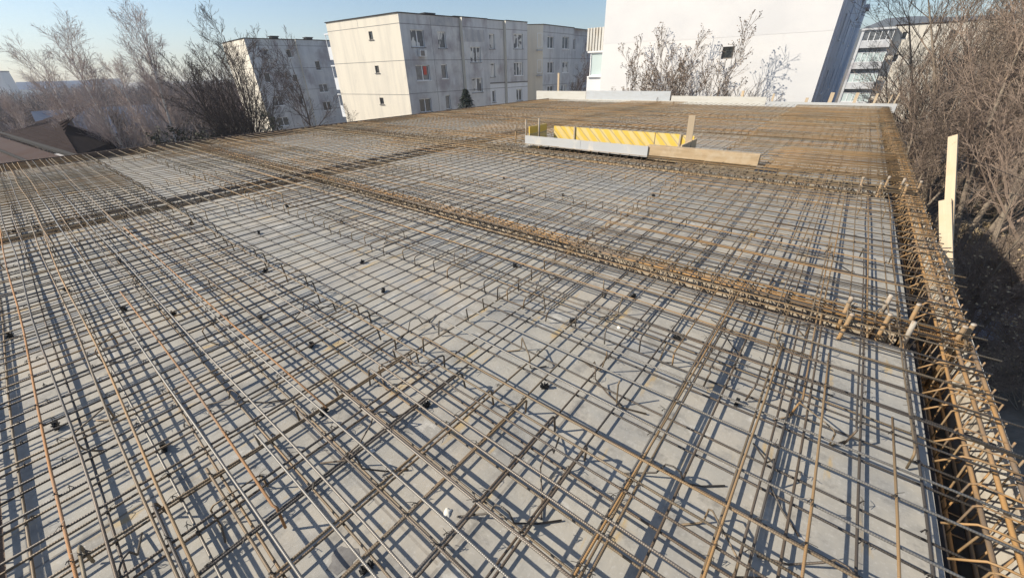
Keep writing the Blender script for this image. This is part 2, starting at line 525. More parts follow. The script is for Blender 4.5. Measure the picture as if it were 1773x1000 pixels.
def beam_form(label, axis, a0, a1, c0, c1, mats=('wood_dark', 'wood_dark'), depth=0.42, top1=-0.025):
    """wooden trough of a beam; axis 'x' runs along X from a0 to a1, across c0..c1"""
    e = empty('beam_formwork', label, 'formwork', ((a0 + a1) / 2, (c0 + c1) / 2, -depth) if axis == 'x' else ((c0 + c1) / 2, (a0 + a1) / 2, -depth))
    L = a1 - a0
    for nm, off, th, z0, z1, mt in (('side_board', -(c1 - c0) / 2 + 0.0, 0.03, 0, depth - 0.025, mats[0]), ('side_board', (c1 - c0) / 2, 0.03, 0, depth + top1, mats[1]), ('bottom_board', 0, c1 - c0 - 0.034, -0.03, 0, mats[0])):
        q = MB()
        h = z1 - z0
        if axis == 'x':
            q.box((0, off, (z0 + z1) / 2), (L, th, h))
        else:
            q.box((off, 0, (z0 + z1) / 2), (th, L, h))
        q.build(nm, M[mt], e)
    return e


def wobble(n, amp):
    return [rng.uniform(-amp, amp) for _ in range(n)]


def stirrup_mesh(wd, ht, r, style):
    """closed link in the local YZ plane (beam along local X), bent hooks at the top"""
    q = MB()
    h = wd / 2
    c = 0.018
    pts = [(0, -h, 0.02), (0, -h, -ht + c), (0, -h + c, -ht), (0, h - c, -ht), (0, h, -ht + c), (0, h, -c), (0, h - c, 0), (0, -h + c, 0), (0.01, -h, -c), (0.016, -h + 0.01, -0.03), (0.018, -h + 0.05, -0.075)]
    q.tube(pts, r, 5)
    if style == 'hook':      # tails standing proud of the cage
        q.tube([(0, -h + 0.0, 0.0), (-0.01, -h - 0.005, 0.022), (-0.014, -h + 0.03, 0.03)], r * 1.15, 5)
        q.tube([(0, h - 0.02, 0.0), (0.012, h, 0.026), (0.02, h - 0.035, 0.034)], r * 1.15, 5)
    if style == 'edge':      # long tail bent over the inner bar into the trough
        q.tube([(0.02, -h + 0.002, 0.012), (0.02, h - 0.03, 0.014), (0.02, h + 0.015, 0.006), (0.021, h + 0.045, -0.03), (0.022, h + 0.085, -0.075)], r * 1.1, 6)
    return q


def cage(label, axis, a0, a1, cc, wd, ht, ztop, nbars, rbar, mbar, step, rst, mst, style='hook', maxn=100):
    mid = (a0 + a1) / 2
    loc = (mid, cc, ztop) if axis == 'x' else (cc, mid, ztop)
    e = empty('beam_cage', label, 'rebar cage', loc, None, 0 if axis == 'x' else math.pi / 2)
    L = a1 - a0
    for row, zz in ((0, -rst - rbar), (1, -ht + rst + rbar)):
        for k in range(nbars):
            y = -wd / 2 + 0.02 + (wd - 0.04) * k / (nbars - 1)
            pts = []
            n = 14
            for i in range(n + 1):
                pts.append((-L / 2 + L * i / n, y + rng.uniform(-0.006, 0.006), zz + rng.uniform(-0.004, 0.004)))
            q = MB()
            q.tube(pts, rbar * rng.uniform(0.9, 1.1), 6)
            q.build('main_bar', M[mbar], e, True)
    me = stirrup_mesh(wd, ht, rst, style).mesh('stirrup', M[mst], True)
    me2 = stirrup_mesh(wd, ht, rst, 'plain').mesh('stirrup', M['steel_tan'], True) if style == 'edge' else me
    n = int(L / step)
    xs = []
    x = -L / 2
    while x < L / 2:
        xs.append(x)
        x += step * rng.uniform(0.75, 1.25)

    def key(x):
        p = Vector((mid + x, cc, 0)) if axis == 'x' else Vector((cc, mid + x, 0))
        s = pix(p)
        if s is None or not (-60 < s[0] < 1830 and -60 < s[1] < 1060):
            return 1e6 + (p - CAM).length
        return (p - CAM).length
    xs.sort(key=key)
    rest = MB()
    for i, x in enumerate(xs):
        rx, ry, rz = rng.uniform(-.03, .03), rng.uniform(-.12, .12), rng.uniform(-.06, .06)
        if i < maxn:
            o = bpy.data.objects.new('stirrup', me2 if rng.random() < 0.4 else me)
            COL.objects.link(o)
            o.parent = e
            o.location = (x, rng.uniform(-.004, .004), rng.uniform(-.006, .006))
            o.rotation_euler = (rx, ry, rz)
        else:
            T = Matrix.Translation((x, 0, 0)) @ Matrix.Rotation(ry, 4, 'Y') @ Matrix.Rotation(rz, 4, 'Z')
            n0 = len(rest.v)
            rest.v += [tuple(T @ v.co) for v in me.vertices]
            for p in me.polygons:
                rest.face(tuple(n0 + j for j in p.vertices))
    if rest.v:
        tag(rest.build('stirrup', M[mst], e, True), kind='stuff')
    return e


beam_form('dark wooden trough along the front edge of the deck', 'x', XL, 1.06, -1.0, Y0 - 0.016)
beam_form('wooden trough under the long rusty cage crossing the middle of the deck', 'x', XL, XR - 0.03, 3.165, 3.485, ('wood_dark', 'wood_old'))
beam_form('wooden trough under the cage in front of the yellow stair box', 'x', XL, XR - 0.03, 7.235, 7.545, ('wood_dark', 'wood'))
beam_form('narrow trough crossing the deck behind the yellow stair box', 'x', XL, XR - 0.03, 12.315, 12.605)
beam_form('narrow trough crossing the deck nearest the far edge boards', 'x', XL, XR - 0.03, 15.915, 16.185)
beam_form('wooden trough along the right edge with sunlit pale outer board', 'y', -1.0, YE, XR + 0.016, 1.08, ('trough_shade', 'board_white'), 0.6, -0.03)
beam_form('inner trough running away from the viewer in the left half', 'y', -0.62, 21.2, YB[0] + 0.016, YB[1] - 0.016, ('wood_old', 'wood_old'), 0.16)
beam_form('dark wooden trough along the left edge by the brown roof', 'y', -1.0, YE, -14.6, XL - 0.016, ('wood_dark', 'wood_dark'), 0.42, 0.16)

cage('rusty brown beam cage with hooked links crossing the whole deck in the middle', 'x', -14.4, 1.0, 3.31, 0.20, 0.42, 0.095, 4, 0.008, 'steel_tan', 0.13, 0.004, 'steel_mid')
cage('beam cage passing just in front of the yellow stair box', 'x', -14.4, 1.0, 7.39, 0.26, 0.42, 0.10, 4, 0.009, 'steel_mid', 0.13, 0.005, 'steel_mid')
cage('beam cage crossing behind the yellow stair box', 'x', -14.4, 1.0, 12.46, 0.24, 0.42, 0.10, 4, 0.009, 'steel_rust', 0.2, 0.005, 'steel_mid')
cage('beam cage nearest the far edge boards', 'x', -14.4, 1.0, 16.05, 0.24, 0.42, 0.10, 4, 0.009, 'steel_rust', 0.25, 0.006, 'steel_mid')
cage('dark beam cage along the front edge at the lower left corner', 'x', -14.4, 1.0, -0.83, 0.26, 0.42, 0.10, 4, 0.008, 'steel', 0.15, 0.004, 'steel')
cage('orange rusty edge beam cage running along the right side of the deck', 'y', -0.9, 21.2, 0.94, 0.18, 0.42, 0.085, 3, 0.0098, 'steel_tan', 0.15, 0.0044, 'steel_rust', 'edge')
cage('dark beam cage running away through the left half of the deck', 'y', -0.9, 21.2, -7.62, 0.24, 0.24, 0.10, 4, 0.009, 'steel', 0.14, 0.0045, 'steel')
cage('beam cage along the far left edge beside the brown roof', 'y', -0.9, 21.2, -14.45, 0.2, 0.42, 0.06, 3, 0.009, 'steel', 0.25, 0.005, 'steel')

# ------------------------------------------------------------------ loose reinforcing bars
bars = []     # dict: pts (world), r, mat, key


def clip(axis, pos, a, b):
    """split the run at the stair opening"""
    if axis == 'x':
        if OPEN[2] - 0.12 < pos < OPEN[3] + 0.12:
            lo, hi = OPEN[0] - 0.1, OPEN[1] + 0.1
        else:
            return [(a, b)]
    else:
        if OPEN[0] - 0.1 < pos < OPEN[1] + 0.1:
            lo, hi = OPEN[2] - 0.12, OPEN[3] + 0.12
        else:
            return [(a, b)]
    out = []
    if a < lo:
        out.append((a, min(b, lo)))
    if b > hi:
        out.append((max(a, hi), b))
    return out


def bar(axis, pos, a, b, z, key, r=0.005, ha=0, hb=0, mt='steel', label=None, sl=None, sag=0.004):
    for (p, q) in clip(axis, pos, a, b):
        if q - p < 0.25:
            continue
        slope = rng.uniform(-0.007, 0.007) if sl is None else sl
        n = max(3, int((q - p) / 0.55))
        pts = []
        A = rng.uniform(0, 6.28)
        wa = rng.uniform(0.001, 0.011)
        if ha and p == a:
            lean = rng.uniform(-0.02, 0.02)
            pts += [(-0.002, lean, -ha), (0.0, lean * .3, -0.02), (0.012, 0, -0.004)]
        for i in range(n + 1):
            t = (q - p) * i / n
            if (i == 0 and ha and p == a):
                t = 0.035
            if (i == n and hb and q == b):
                t = q - p - 0.035
            pts.append((t, slope * t + wa * math.sin(A + t * 1.7), rng.uniform(-sag, sag * 0.3) * (0.4 if i in (0, n) else 1)))
        if hb and q == b:
            lean = rng.uniform(-0.02, 0.02)
            y = slope * (q - p)
            pts += [(q - p - 0.012, y, -0.004), (q - p, y + lean * .3, -0.02), (q - p + 0.002, y + lean, -hb)]
        bars.append(dict(pts=pts, axis=axis, pos=pos, a=p, z=z, r=r, mt=mt, key=key, label=label))


def steps(a, b, s, j=0.02):
    out = []
    x = a
    while x < b:
        out.append(x + rng.uniform(-j, j))
        x += s
    return out


def mt_pick(y, x):
    k = rng.random()
    far = min(1, max(0, (y - 2.5) / 8))
    right = 1 if x > -0.2 else 0
    if k < 0.10 + 0.38 * far:
        return 'steel_rust'
    if k < 0.38 + 0.5 * far + 0.2 * right:
        return 'steel_mid'
    if k < 0.46 and far < 0.2:
        return 'steel_bright'
    return 'steel'


# lower mesh
for y in steps(-0.56, 21.2, 0.2):
    if any(a - 0.03 < y < b + 0.03 for _, a, b in XBEAMS):
        continue
    zone = 'near' if y < 3.2 else 'mid' if y < 7.3 else 'far'
    bar('x', y, -14.5 + rng.uniform(-.03, .05), -7.3 + rng.uniform(-.1, .1), 0.030, ('low_x', zone), 0.0054, mt=mt_pick(y, -9))
    bar('x', y + rng.uniform(.008, .02), -7.95 + rng.uniform(-.1, .1), 1.02 + rng.uniform(-.06, .03), 0.030, ('low_x', zone), 0.0054, mt=mt_pick(y, -2))
for x in steps(-14.2, 0.72, 0.21):
    if YB[0] - 0.03 < x < YB[1] + 0.03:
        continue
    for zone, a, b2 in (('near', -0.95, 3.45), ('mid', 3.1, 7.5), ('far', 7.2, 12.6), ('far', 12.2, 16.2), ('far', 15.9, 21.2)):
        bar('y', x + rng.uniform(-.015, .015), a + rng.uniform(-.05, .03), b2 + rng.uniform(-.03, .06), 0.041, ('low_y', zone), 0.0056, mt=mt_pick((a + b2) / 2, x))
# upper bars over the beams that run along X, both ends bent down
for x in steps(-14.25, -0.38, 0.205, 0.015):
    bar('y', x, -0.96, 1.15 + rng.uniform(-.05, .06), 0.128, ('top_front', 0), 0.0058, 0, 0.115, mt_pick(0, x))
for x in steps(-14.2, 0.7, 0.222, 0.015):
    bar('y', x, 2.03 + rng.uniform(-.05, .05), 4.62 + rng.uniform(-.06, .06), 0.118, ('top_near', 0), 0.005, 0.105, 0.105, mt_pick(3.3, x))
for x in steps(-14.2, 0.7, 0.215, 0.015):
    bar('y', x, 6.1 + rng.uniform(-.06, .06), 8.75 + rng.uniform(-.06, .06), 0.118, ('top_mid', 0), 0.005, 0.105, 0.105, mt_pick(7.4, x))
    bar('y', x, 11.1 + rng.uniform(-.06, .06), 13.8, 0.118, ('top_far', 0), 0.005, 0.1, 0.1, mt_pick(12.4, x))
    bar('y', x, 14.7 + rng.uniform(-.06, .06), 17.4, 0.118, ('top_far', 0), 0.005, 0.1, 0.1, mt_pick(16, x))
    bar('y', x, 19.6, 21.25, 0.118, ('top_far', 0), 0.005, 0.1, 0, mt_pick(20, x))
# upper bars over the right edge beam, inner end bent down
for y in steps(-0.42, 21.1, 0.205, 0.015):
    bar('x', y, -1.81 + rng.uniform(-.04, .04), 1.03 + rng.uniform(-.03, .05), 0.140, ('top_right', 0), 0.0055, 0.125, 0, mt_pick(y, 0.5) if y > 3.2 else rng.choice(['steel', 'steel_mid', 'steel_bright', 'steel_mid']))
# over the inner beam and left edge
for y in steps(-0.5, 21.1, 0.2, 0.015):
    bar('x', y, -9.05 + rng.uniform(-.05, .05), -6.25 + rng.uniform(-.05, .05), 0.139, ('top_inner', 0), 0.005, 0.12, 0.12, mt_pick(y, -8))
    bar('x', y + 0.05, -14.55, -12.85 + rng.uniform(-.06, .06), 0.139, ('top_left', 0), 0.005, 0, 0.12, mt_pick(y, -13))
# distribution bars on top of the upper bars
for (y, x0, x1, mt_, lb) in ((-0.455, -7.6, -1.2, 'steel_orange', 'orange brown rusty rebar nearest the front edge, running down the lower left corner'),
                             (-0.41, -9.4, 0.2, 'steel', None),
                             (-0.20, -8.2, -0.7, 'steel_mid', None),
                             (-0.145, -6.8, 0.4, 'steel_rust', 'brown rusty rebar beside a grey one, second rusty bar from the lower left corner'),
                             (0.005, -9.9, 0.2, 'steel_bright', None),
                             (0.12, -4.3, -1.34, 'steel_orange', 'bright orange rusty rebar in the left foreground ending in a bent foot'),
                             (0.25, -8.9, 0.1, 'steel_bright', None),
                             (0.455, -7.1, 0.3, 'steel_bright', None),
                             (0.49, -6.4, -1.7, 'steel_orange', 'orange rusty rebar lying close beside a pale one in the left centre'),
                             (0.67, -9.3, 0.3, 'steel', None),
                             (0.88, -7.9, 0.5, 'steel_bright', None),
                             (1.08, -8.5, 0.4, 'steel_mid', None)):
    bar('x', y, x0, x1, 0.139, ('dist_front', 0), 0.0056, 0, 0.12 if y == 0.12 else 0, mt_, lb, 0.004 if y in (0.005, .25, .455) else None)
    bar('x', y + rng.uniform(-.02, .02), -14.5, x0 + 0.5, 0.139, ('dist_front', 0), 0.005, 0, 0, mt_pick(0, -12))
for yc in (3.325, 7.39, 12.46, 16.05):
    for dy in (-1.15, -0.85, -0.6, -0.36, 0.36, 0.6, 0.85, 1.15):
        for (xa, xb) in ((-14.5, -9.0 + rng.uniform(-.4, .4)), (-9.4, -4.6 + rng.uniform(-.5, .5)), (-5.1, 0.2 + rng.uniform(-.6, .6))):
            bar('x', yc + dy + rng.uniform(-.03, .03), xa, xb, 0.1285, ('dist_beam', 0), 0.005, 0, 0, mt_pick(yc, xa))
# pairs lapped over the near cage, running the whole length
for dy, mt_ in ((-0.21, 'steel'), (0.2, 'steel_mid')):
    bar('x', 3.325 + dy, -8.5, 0.9, 0.131, ('dist_beam', 0), 0.006, 0, 0, mt_)
# distribution bars along Y over the right edge bars
for (x, mt_, lb, z, e1) in ((-0.285, 'steel_rust', 'pale brown rebar doubled with its neighbour, running straight away right of centre', 0.128, 3.3), (-0.262, 'steel_mid', None, 0.128, 3.1), (-0.235, 'steel_mid', None, 0.117, 2.6),
                            (0.075, 'steel_rust', 'thin reddish brown rebar lying on top, left of the dark doubled bars', 0.151, 2.5), (0.165, 'steel', None, 0.055, 3.3), (0.182, 'steel', None, 0.055, 3.1),
                            (0.315, 'steel_rust', 'reddish rusty rebar lying on top right of the dark doubled bars', 0.151, 2.55), (0.57, 'steel_rust', 'reddish brown rebar lying on top nearest the right deck edge', 0.151, 2.15)):
    top = z > 0.15
    bar('y', x, -0.9, e1, z, ('dist_right', 0), 0.0052, 0, 0, mt_, lb, 0.0 if top else None)
for x in (-1.4, -1.1, -0.8, -0.5, -0.25, 0.0, 0.2, 0.42, 0.62):
    for (a, b2) in ((3.0, 7.4), (6.9, 12.2), (11.8, 16.4), (16.0, 21.2)):
        if a > 3 or x > -1:
            bar('y', x + rng.uniform(-.04, .04), a, b2, 0.129, ('dist_right', 0), 0.005, 0, 0, mt_pick(a, x))
# rusty sheet of close bars right of the grey plank
for y in steps(7.75, 10.1, 0.115, 0.02):
    bar('x', y, -0.9 + rng.uniform(-.15, .15), 0.85, 0.152, ('close_sheet', 0), 0.0052, 0, 0, 'steel_orange')
for y in (13.4, 13.6, 14.2, 14.4, 10.6):
    bar('x', y, -5.5 + rng.uniform(-1, 1), 0.6, 0.15, ('close_sheet', 0), 0.006, 0, 0, 'steel_orange')

INFO = {
    'low_x': {'near': ('thin steel rebar of the lower mesh lying left to right in the nearest bay', 'lower mesh bars along the beam in the nearest bay'),
              'mid': ('thin steel rebar of the lower mesh lying left to right between the two long cages', 'lower mesh bars along the beam in the middle bay'),
              'far': ('thin rusty rebar of the lower mesh lying left to right beyond the yellow stair box', 'lower mesh bars along the beam in the far bays')},
    'low_y': {'near': ('thin steel rebar of the lower mesh running away from the viewer in the nearest bay', 'lower mesh bars running away in the nearest bay'),
              'mid': ('thin steel rebar of the lower mesh running away between the two long cages', 'lower mesh bars running away in the middle bay'),
              'far': ('thin rusty rebar of the lower mesh running away beyond the yellow stair box', 'lower mesh bars running away in the far bays')},
    'top_front': ('raised rebar across the front edge with its far end bent down to the deck', 'raised bent bars across the front edge'),
    'top_near': ('raised rebar across the long middle cage with both ends bent down to the deck', 'raised bent bars across the middle cage'),
    'top_mid': ('raised rebar across the cage before the yellow stair box, ends bent down', 'raised bent bars across the cage by the stair box'),
    'top_far': ('raised rebar across the far cages with bent ends', 'raised bent bars across the far cages'),
    'top_right': ('raised rebar reaching over the right edge cage with its inner end bent down', 'raised bent bars over the right edge cage'),
    'top_inner': ('raised rebar across the dark inner cage in the left half, ends bent down', 'raised bent bars across the inner cage'),
    'top_left': ('raised rebar over the left deck edge by the brown roof', 'raised bars over the left edge'),
    'dist_front': ('long steel rebar lying on top of the raised bars near the front edge', 'top bars along the front edge'),
    'dist_beam': ('long rebar tied on the raised bars beside a beam cage', 'top bars beside the beam cages'),
    'dist_right': ('long rebar running away among the raised bars near the right edge', 'bars running away near the right edge'),
    'close_sheet': ('orange rusty bar of the closely spaced strip right of the grey plank', 'closely spaced orange bars'),
}


def world_pts(d):
    out = []
    for (x, y, z) in d['pts']:
        if d['axis'] == 'x':
            out.append(Vector((d['a'] + x, d['pos'] + y, d['z'] + z)))
        else:
            out.append(Vector((d['pos'] - y, d['a'] + x, d['z'] + z)))
    return out


def visible_size(d):
    w = world_pts(d)
    a, b = w[0], w[-1]
    s = 0.0
    for i in range(40):
        p = a.lerp(b, (i + 0.5) / 40)
        q = pix(p)
        if q and 0 <= q[0] <= 1773 and 0 <= q[1] <= 1000:
            s += (b - a).length / 40 * d['r'] / q[2] ** 2
    return s


for d in bars:
    d['size'] = visible_size(d) + (10 if d['label'] else 0)
bars.sort(key=lambda d: -d['size'])
rest = MB()
for i, d in enumerate(bars):
    if i < 300:
        q = MB()
        q.tube(d['pts'], d['r'], 8 if i < 160 else 6)
        o = q.build('rebar', M[d['mt']], None, True)
        o.location = (d['a'], d['pos'], d['z']) if d['axis'] == 'x' else (d['pos'], d['a'], d['z'])
        o.rotation_euler = (0, 0, 0 if d['axis'] == 'x' else math.pi / 2)
        k = d['key']
        lb, gr = INFO[k[0]][k[1]] if isinstance(INFO[k[0]], dict) else INFO[k[0]]
        tag(o, d['label'] or lb, 'rebar', gr if not d['label'] else 'rusty single bars')
    else:
        if d['size'] <= 0 and d['a'] < 0 and False:
            continue
        rest.tube(world_pts(d), d['r'] * (1.08 if min(d['pos'] if d['axis'] == 'x' else d['a'], 9) > 7 else 1.05), 4, {'steel': 0, 'steel_mid': 0, 'steel_bright': 0}.get(d['mt'], 1))
o = rest.build('rebar_field', [M['steel_far'], M['steel_rust']], None, True)
tag(o, 'dense field of thin rusty reinforcing bars covering the rest of the deck', 'rebar', None, 'stuff')

# tie wires at the crossings near the camera ------------------------------------
tw = MB()


def knot(x, y, z):
    for s in (1, -1):
        a = rng.uniform(0, 6.28)
        ln = rng.uniform(0.012, 0.04)
        tw.tube([(x - 0.007 * s, y - 0.007, z - 0.012), (x, y, z + 0.008), (x + 0.006 * math.cos(a), y + 0.006 * math.sin(a), z + 0.012),
                 (x + ln * math.cos(a), y + ln * math.sin(a), z + rng.uniform(-0.01, 0.02))], 0.0013, 3)
    tw.tube([(x - 0.009, y - 0.009, z - 0.006), (x, y, z + 0.007), (x + 0.009, y + 0.009, z - 0.006)], 0.002, 3)


tops_x = [(d['pos'], d['a'], d['a'] + d['pts'][-1][0], d['z']) for d in bars if d['axis'] == 'x' and d['pos'] < 8 and d['z'] > 0.05]
tops_y = [(d['pos'], d['a'], d['a'] + d['pts'][-1][0], d['z']) for d in bars if d['axis'] == 'y' and d['a'] < 8 and d['z'] > 0.05]
lows_x = [(d['pos'], d['a'], d['a'] + d['pts'][-1][0], d['z']) for d in bars if d['axis'] == 'x' and d['pos'] < 4 and d['z'] < 0.05]
lows_y = [(d['pos'], d['a'], d['a'] + d['pts'][-1][0], d['z']) for d in bars if d['axis'] == 'y' and d['a'] < 3 and d['z'] < 0.05]
for XS, YS, pr in ((tops_x, tops_y, 0.55), (lows_x, lows_y, 0.35)):
    for (y, a, b2, z) in XS:
        for (x, c, e, z2) in YS:
            if a < x < b2 and c < y < e:
                s = pix((x, y, z))
                if s and -20 < s[0] < 1800 and 0 < s[1] < 1020 and s[2] < 7 and rng.random() < pr * (1 if s[2] < 4 else 0.5):
                    knot(x, y, max(z, z2) + 0.004)
tag(tw.build('tie_wire', M['wire']), 'little twisted tie wires at the crossings of the bars', 'tie wire', None, 'stuff')

# spacers -------------------------------------------------------------------
q = MB()
for k in range(8):
    a = k * math.pi / 4
    q.box((0.013 * math.cos(a), 0, 0.014 + 0.013 * math.sin(a)), (0.022, 0.016, 0.006), Matrix.Rotation(-a, 3, 'Y'))
n = 10
ring = [(0.013 * math.cos(2 * math.pi * i / n), 0, 0.014 + 0.013 * math.sin(2 * math.pi * i / n)) for i in range(n + 1)]
q.tube(ring, 0.006, 5)
sp_me = q.mesh('spacer', M['plastic_black'])
for i, (x, y) in enumerate([(-2.25, -.11), (-2.91, -.44), (-1.82, .52), (-1.4, .9), (-.94, .22), (-5.12, -.18), (-4.23, .07), (-3.8, .3), (-5.54, .26), (-3.14, .71), (-4.44, -.55), (-3.4, 1.77), (-2.73, 1.55), (-2.48, .78), (-.95, 1.43), (-.96, 2.72), (-1.17, 2.12), (-.49, 2.37), (-.03, 1.97), (-4.01, 1.09), (-5.2, 1.5), (-4.7, 2.3), (-3.0, 4.9), (-4.4, 5.2), (-1.9, 5.6), (-6.3, 1.1), (-6.0, 2.2), (-2.1, 2.6)]):
    o = bpy.data.objects.new('rebar_spacer', sp_me)
    COL.objects.link(o)
    o.location = (x, y, 0.0)
    o.rotation_euler = (0, 0, rng.uniform(0, 3))
    o.scale = (1.15,) * 3
    tag(o, 'small black plastic star spacer holding the lower mesh off the deck', 'spacer', 'black plastic spacers under the lower mesh')

# bent wire chairs that carry the upper bars ------------------------------------
q = MB()
q.tube([(-.11, .10, .008), (-.02, .10, .008), (-.004, .10, .02), (0, .10, .10), (.003, .085, .116), (0.002, -.085, .116), (0, -.10, .10), (.004, -.10, .02), (.02, -.10, .008), (.11, -.11, .008)], 0.0042, 6)
ch_me = [q.mesh('chair', M['steel_mid'], True)]
q = MB()
q.tube([(-.20, .0, .008), (-.06, .01, .05), (-.03, .012, .115), (0, .0, .126), (.03, -.012, .115), (.05, -.02, .06), (.14, .02, .01), (.24, .05, .008)], 0.0042, 6)
ch_me.append(q.mesh('chair', M['steel'], True))
q = MB()
q.tube([(-.16, -.02, .008), (-.02, .0, .01), (0, 0, .03), (.005, .004, .15), (.0, .0, .175)], 0.0048, 6)
st_me = q.mesh('stub', M['steel_mid'], True)
cpos = [(-1.62, -.3), (-1.55, .05), (-1.05, -.02), (-1.3, .42), (-1.42, .62), (-.62, .62), (-.6, .95), (-1.75, .95), (-.2, 1.3), (.2, 1.6), (-2.3, .3), (-2.6, -.25), (-3.2, .4), (-3.5, -.1), (-4.0, .6), (-.75, 1.7), (-1.2, 1.6), (.05, 1.15), (.3, 2.0), (-2.0, 1.35), (-2.9, 1.0), (-4.6, .2), (.45, 1.2), (-.3, 2.6), (-1.7, 2.5), (-2.6, 2.4), (-3.6, 2.4), (.1, 2.8), (-.9, 4.2), (-2.4, 4.3), (-4.1, 4.2), (.2, 4.4)]
for i, (x, y) in enumerate(cpos):
    o = bpy.data.objects.new('bar_chair', ch_me[0 if rng.random() < .45 else 1])
    COL.objects.link(o)
    o.location = (x + rng.uniform(-.05, .05), y + rng.uniform(-.05, .05), 0)
    o.rotation_euler = (0, 0, rng.uniform(0, 6.28))
    tag(o, 'bent steel wire chair standing on the deck to carry the raised bars', 'bar chair', 'bent wire chairs between the two meshes')
for i, (x, y) in enumerate([(-.5, 2.05), (-.75, 1.75), (-.95, 2.4), (-1.4, 2.1), (-.55, 1.55), (-1.15, 2.55)]):
    o = bpy.data.objects.new('bent_stub', st_me)
    COL.objects.link(o)
    o.location = (x, y, 0)
    o.rotation_euler = (rng.uniform(-.15, .15), rng.uniform(-.15, .15), rng.uniform(0, 6.28))
    tag(o, 'short upright bent rebar stub standing among the mesh in the centre', 'rebar stub', 'upright bent stubs in the centre')

# debris ---------------------------------------------------------------------


def blob(name, x, y, r, h, mt, label, cat):
    q = MB()
    n = 14
    rr = [r * rng.uniform(0.6, 1.2) for _ in range(n)]
    top = [(rr[i] * .7 * math.cos(6.283 * i / n), rr[i] * .7 * math.sin(6.283 * i / n), h) for i in range(n)]
    bot = [(rr[i] * math.cos(6.283 * i / n), rr[i] * math.sin(6.283 * i / n), 0.001) for i in range(n)]
    q.v = top + bot + [(0, 0, h * 1.15)]
    for i in range(n):
        j = (i + 1) % n
        q.face((n + i, n + j, j, i))
        q.face((i, j, 2 * n))
    o = q.build(name, mt, None, True, (x, y, 0))
    tag(o, label, cat)


blob('plaster_splash', -.86, .56, .022, .008, M['plaster'], 'white plaster chip on the deck in the lower centre', 'plaster chip')
blob('plaster_splash', -1.39, .54, .014, .008, M['plaster'], 'small cream plaster chip beside the black spacer and rusty bar', 'plaster chip')
blob('plaster_splash', -.87, 2.27, .02, .012, M['plaster'], 'white plaster chip below the upright stubs near the middle cage', 'plaster chip')
blob('mud_patch', -1.05, .18, .055, .003, M['mud'], 'dark dried cement patch on the deck at the bottom centre', 'dried patch')

# column starter bars ------------------------------------------------------------
def starter(x, y, h, r, tilt, white, label, group):
    e = empty('starter_bar', label, 'column bar', (x, y, -0.3), group)
    e.rotation_euler = (tilt[0], tilt[1], 0)
    z1 = 0.3 + h
    q = MB()
    q.tube([(0, 0, 0), (0.002, 0, z1 * .5), (0, 0.002, z1 - white)], r, 8)
    q.build('rod', M['steel_rust'], e, True)
    q = MB()
    q.tube([(0, 0.002, z1 - white), (0.001, 0.002, z1 - white * .4), (0, 0.001, z1)], [r * 1.04, r * 1.12, r * 1.06], 8)
    q.build('cement_coat', M['cement'], e, True)


for (x, y, h, w_) in ((.36, 3.03, .21, .015), (.37, 3.24, .23, .05), (.57, 3.18, .2, .015), (.58, 3.46, .21, .14), (.72, 3.16, .21, .19), (.76, 3.48, .2, .01), (.94, 3.28, .19, .012), (.99, 3.36, .2, .01)):
    starter(x, y, h, 0.0125, (rng.uniform(-.06, .06), rng.uniform(-.06, .06)), w_, 'short column bar with cement stained top where the middle cage meets the right edge', 'column bars at the near right junction')
for (x, y, h, w_) in ((.41, 7.25, .24, .03), (.65, 7.45, .25, .05), (.82, 7.5, .24, .10), (1.0, 7.4, .24, .03), (.62, 7.2, .2, .02), (.88, 7.22, .21, .03)):
    starter(x, y, h, 0.014, (rng.uniform(-.06, .06), rng.uniform(-.06, .06)), w_, 'short column bar with pale tip where the farther cage meets the right edge', 'column bars at the far right junction')
for (x, y, h, w_) in ((-6.62, 8.35, .42, .14), (-6.28, 8.35, .58, .55), (-5.92, 8.4, .62, .58)):
    starter(x, y, h, 0.02, (0, 0.01), w_, {-6.62: 'shorter grey column bar at the left corner of the stair box', -6.28: 'middle grey column bar standing at the left of the stair box', -5.92: 'grey column bar beside the left end of the yellow panel'}[x], 'column bars by the stair box')

# stair opening box ----------------------------------------------------------------
e = empty('stair_edge_board', 'grey formwork board on edge along the front left of the stair box', 'board', (-4.45, 7.82, 0.0))
q = MB()
q.box((-0.70, 0, 0.20), (1.5, 0.03, 0.20))
q.box((0.80, 0.004, 0.195), (1.5, 0.03, 0.20))
q.build('board', M['board_grey'], e)
o = MB()
o.box((0, 0, 0), (1.95, 0.16, 0.165))
o.box((0.01, 0.004, 0.088), (1.93, 0.15, 0.012))
o.box((0, 0.03, -0.13), (1.9, 0.05, 0.1))
ob = o.build('timber_beam', [M['wood_warm']], None, False, (-1.97, 7.93, 0.215))
ob.rotation_euler = (0, 0, R(0.8))
tag(ob, 'old brown timber beam lying right of the grey board before the stair box', 'timber')
e = empty('stair_box_panel', 'yellow formwork panel with pale diagonal bands at the back of the stair box', 'panel', (-4.25, 9.02, 0))
for (xa, xb, z1) in ((-1.62, 1.02, .385), (1.04, 1.55, .385), (1.59, 1.85, .37)):
    q = MB()
    q.box(((xa + xb) / 2, 0, (z1 + .06) / 2), (xb - xa, 0.03, z1 - .06))
    q.build('panel_board', M['yellow'], e)
q = MB()
q.box((-1.85, -0.4, 0.16), (0.03, 0.75, 0.55))
q.build('side_panel', M['yellow'], e)
q = MB()
q.box((1.9, -0.5, 0.08), (0.03, 0.95, 0.5))
q.build('side_panel', M['wood'], e)
for x in (-1.0, 1.57):
    q = MB()
    q.box((x, -0.03, 0.2), (0.035, 0.03, 0.4))
    q.build('cleat', M['wood_old'], e)
q = MB()
q.box((0, 0, 0.35), (0.12, 0.05, 0.86))
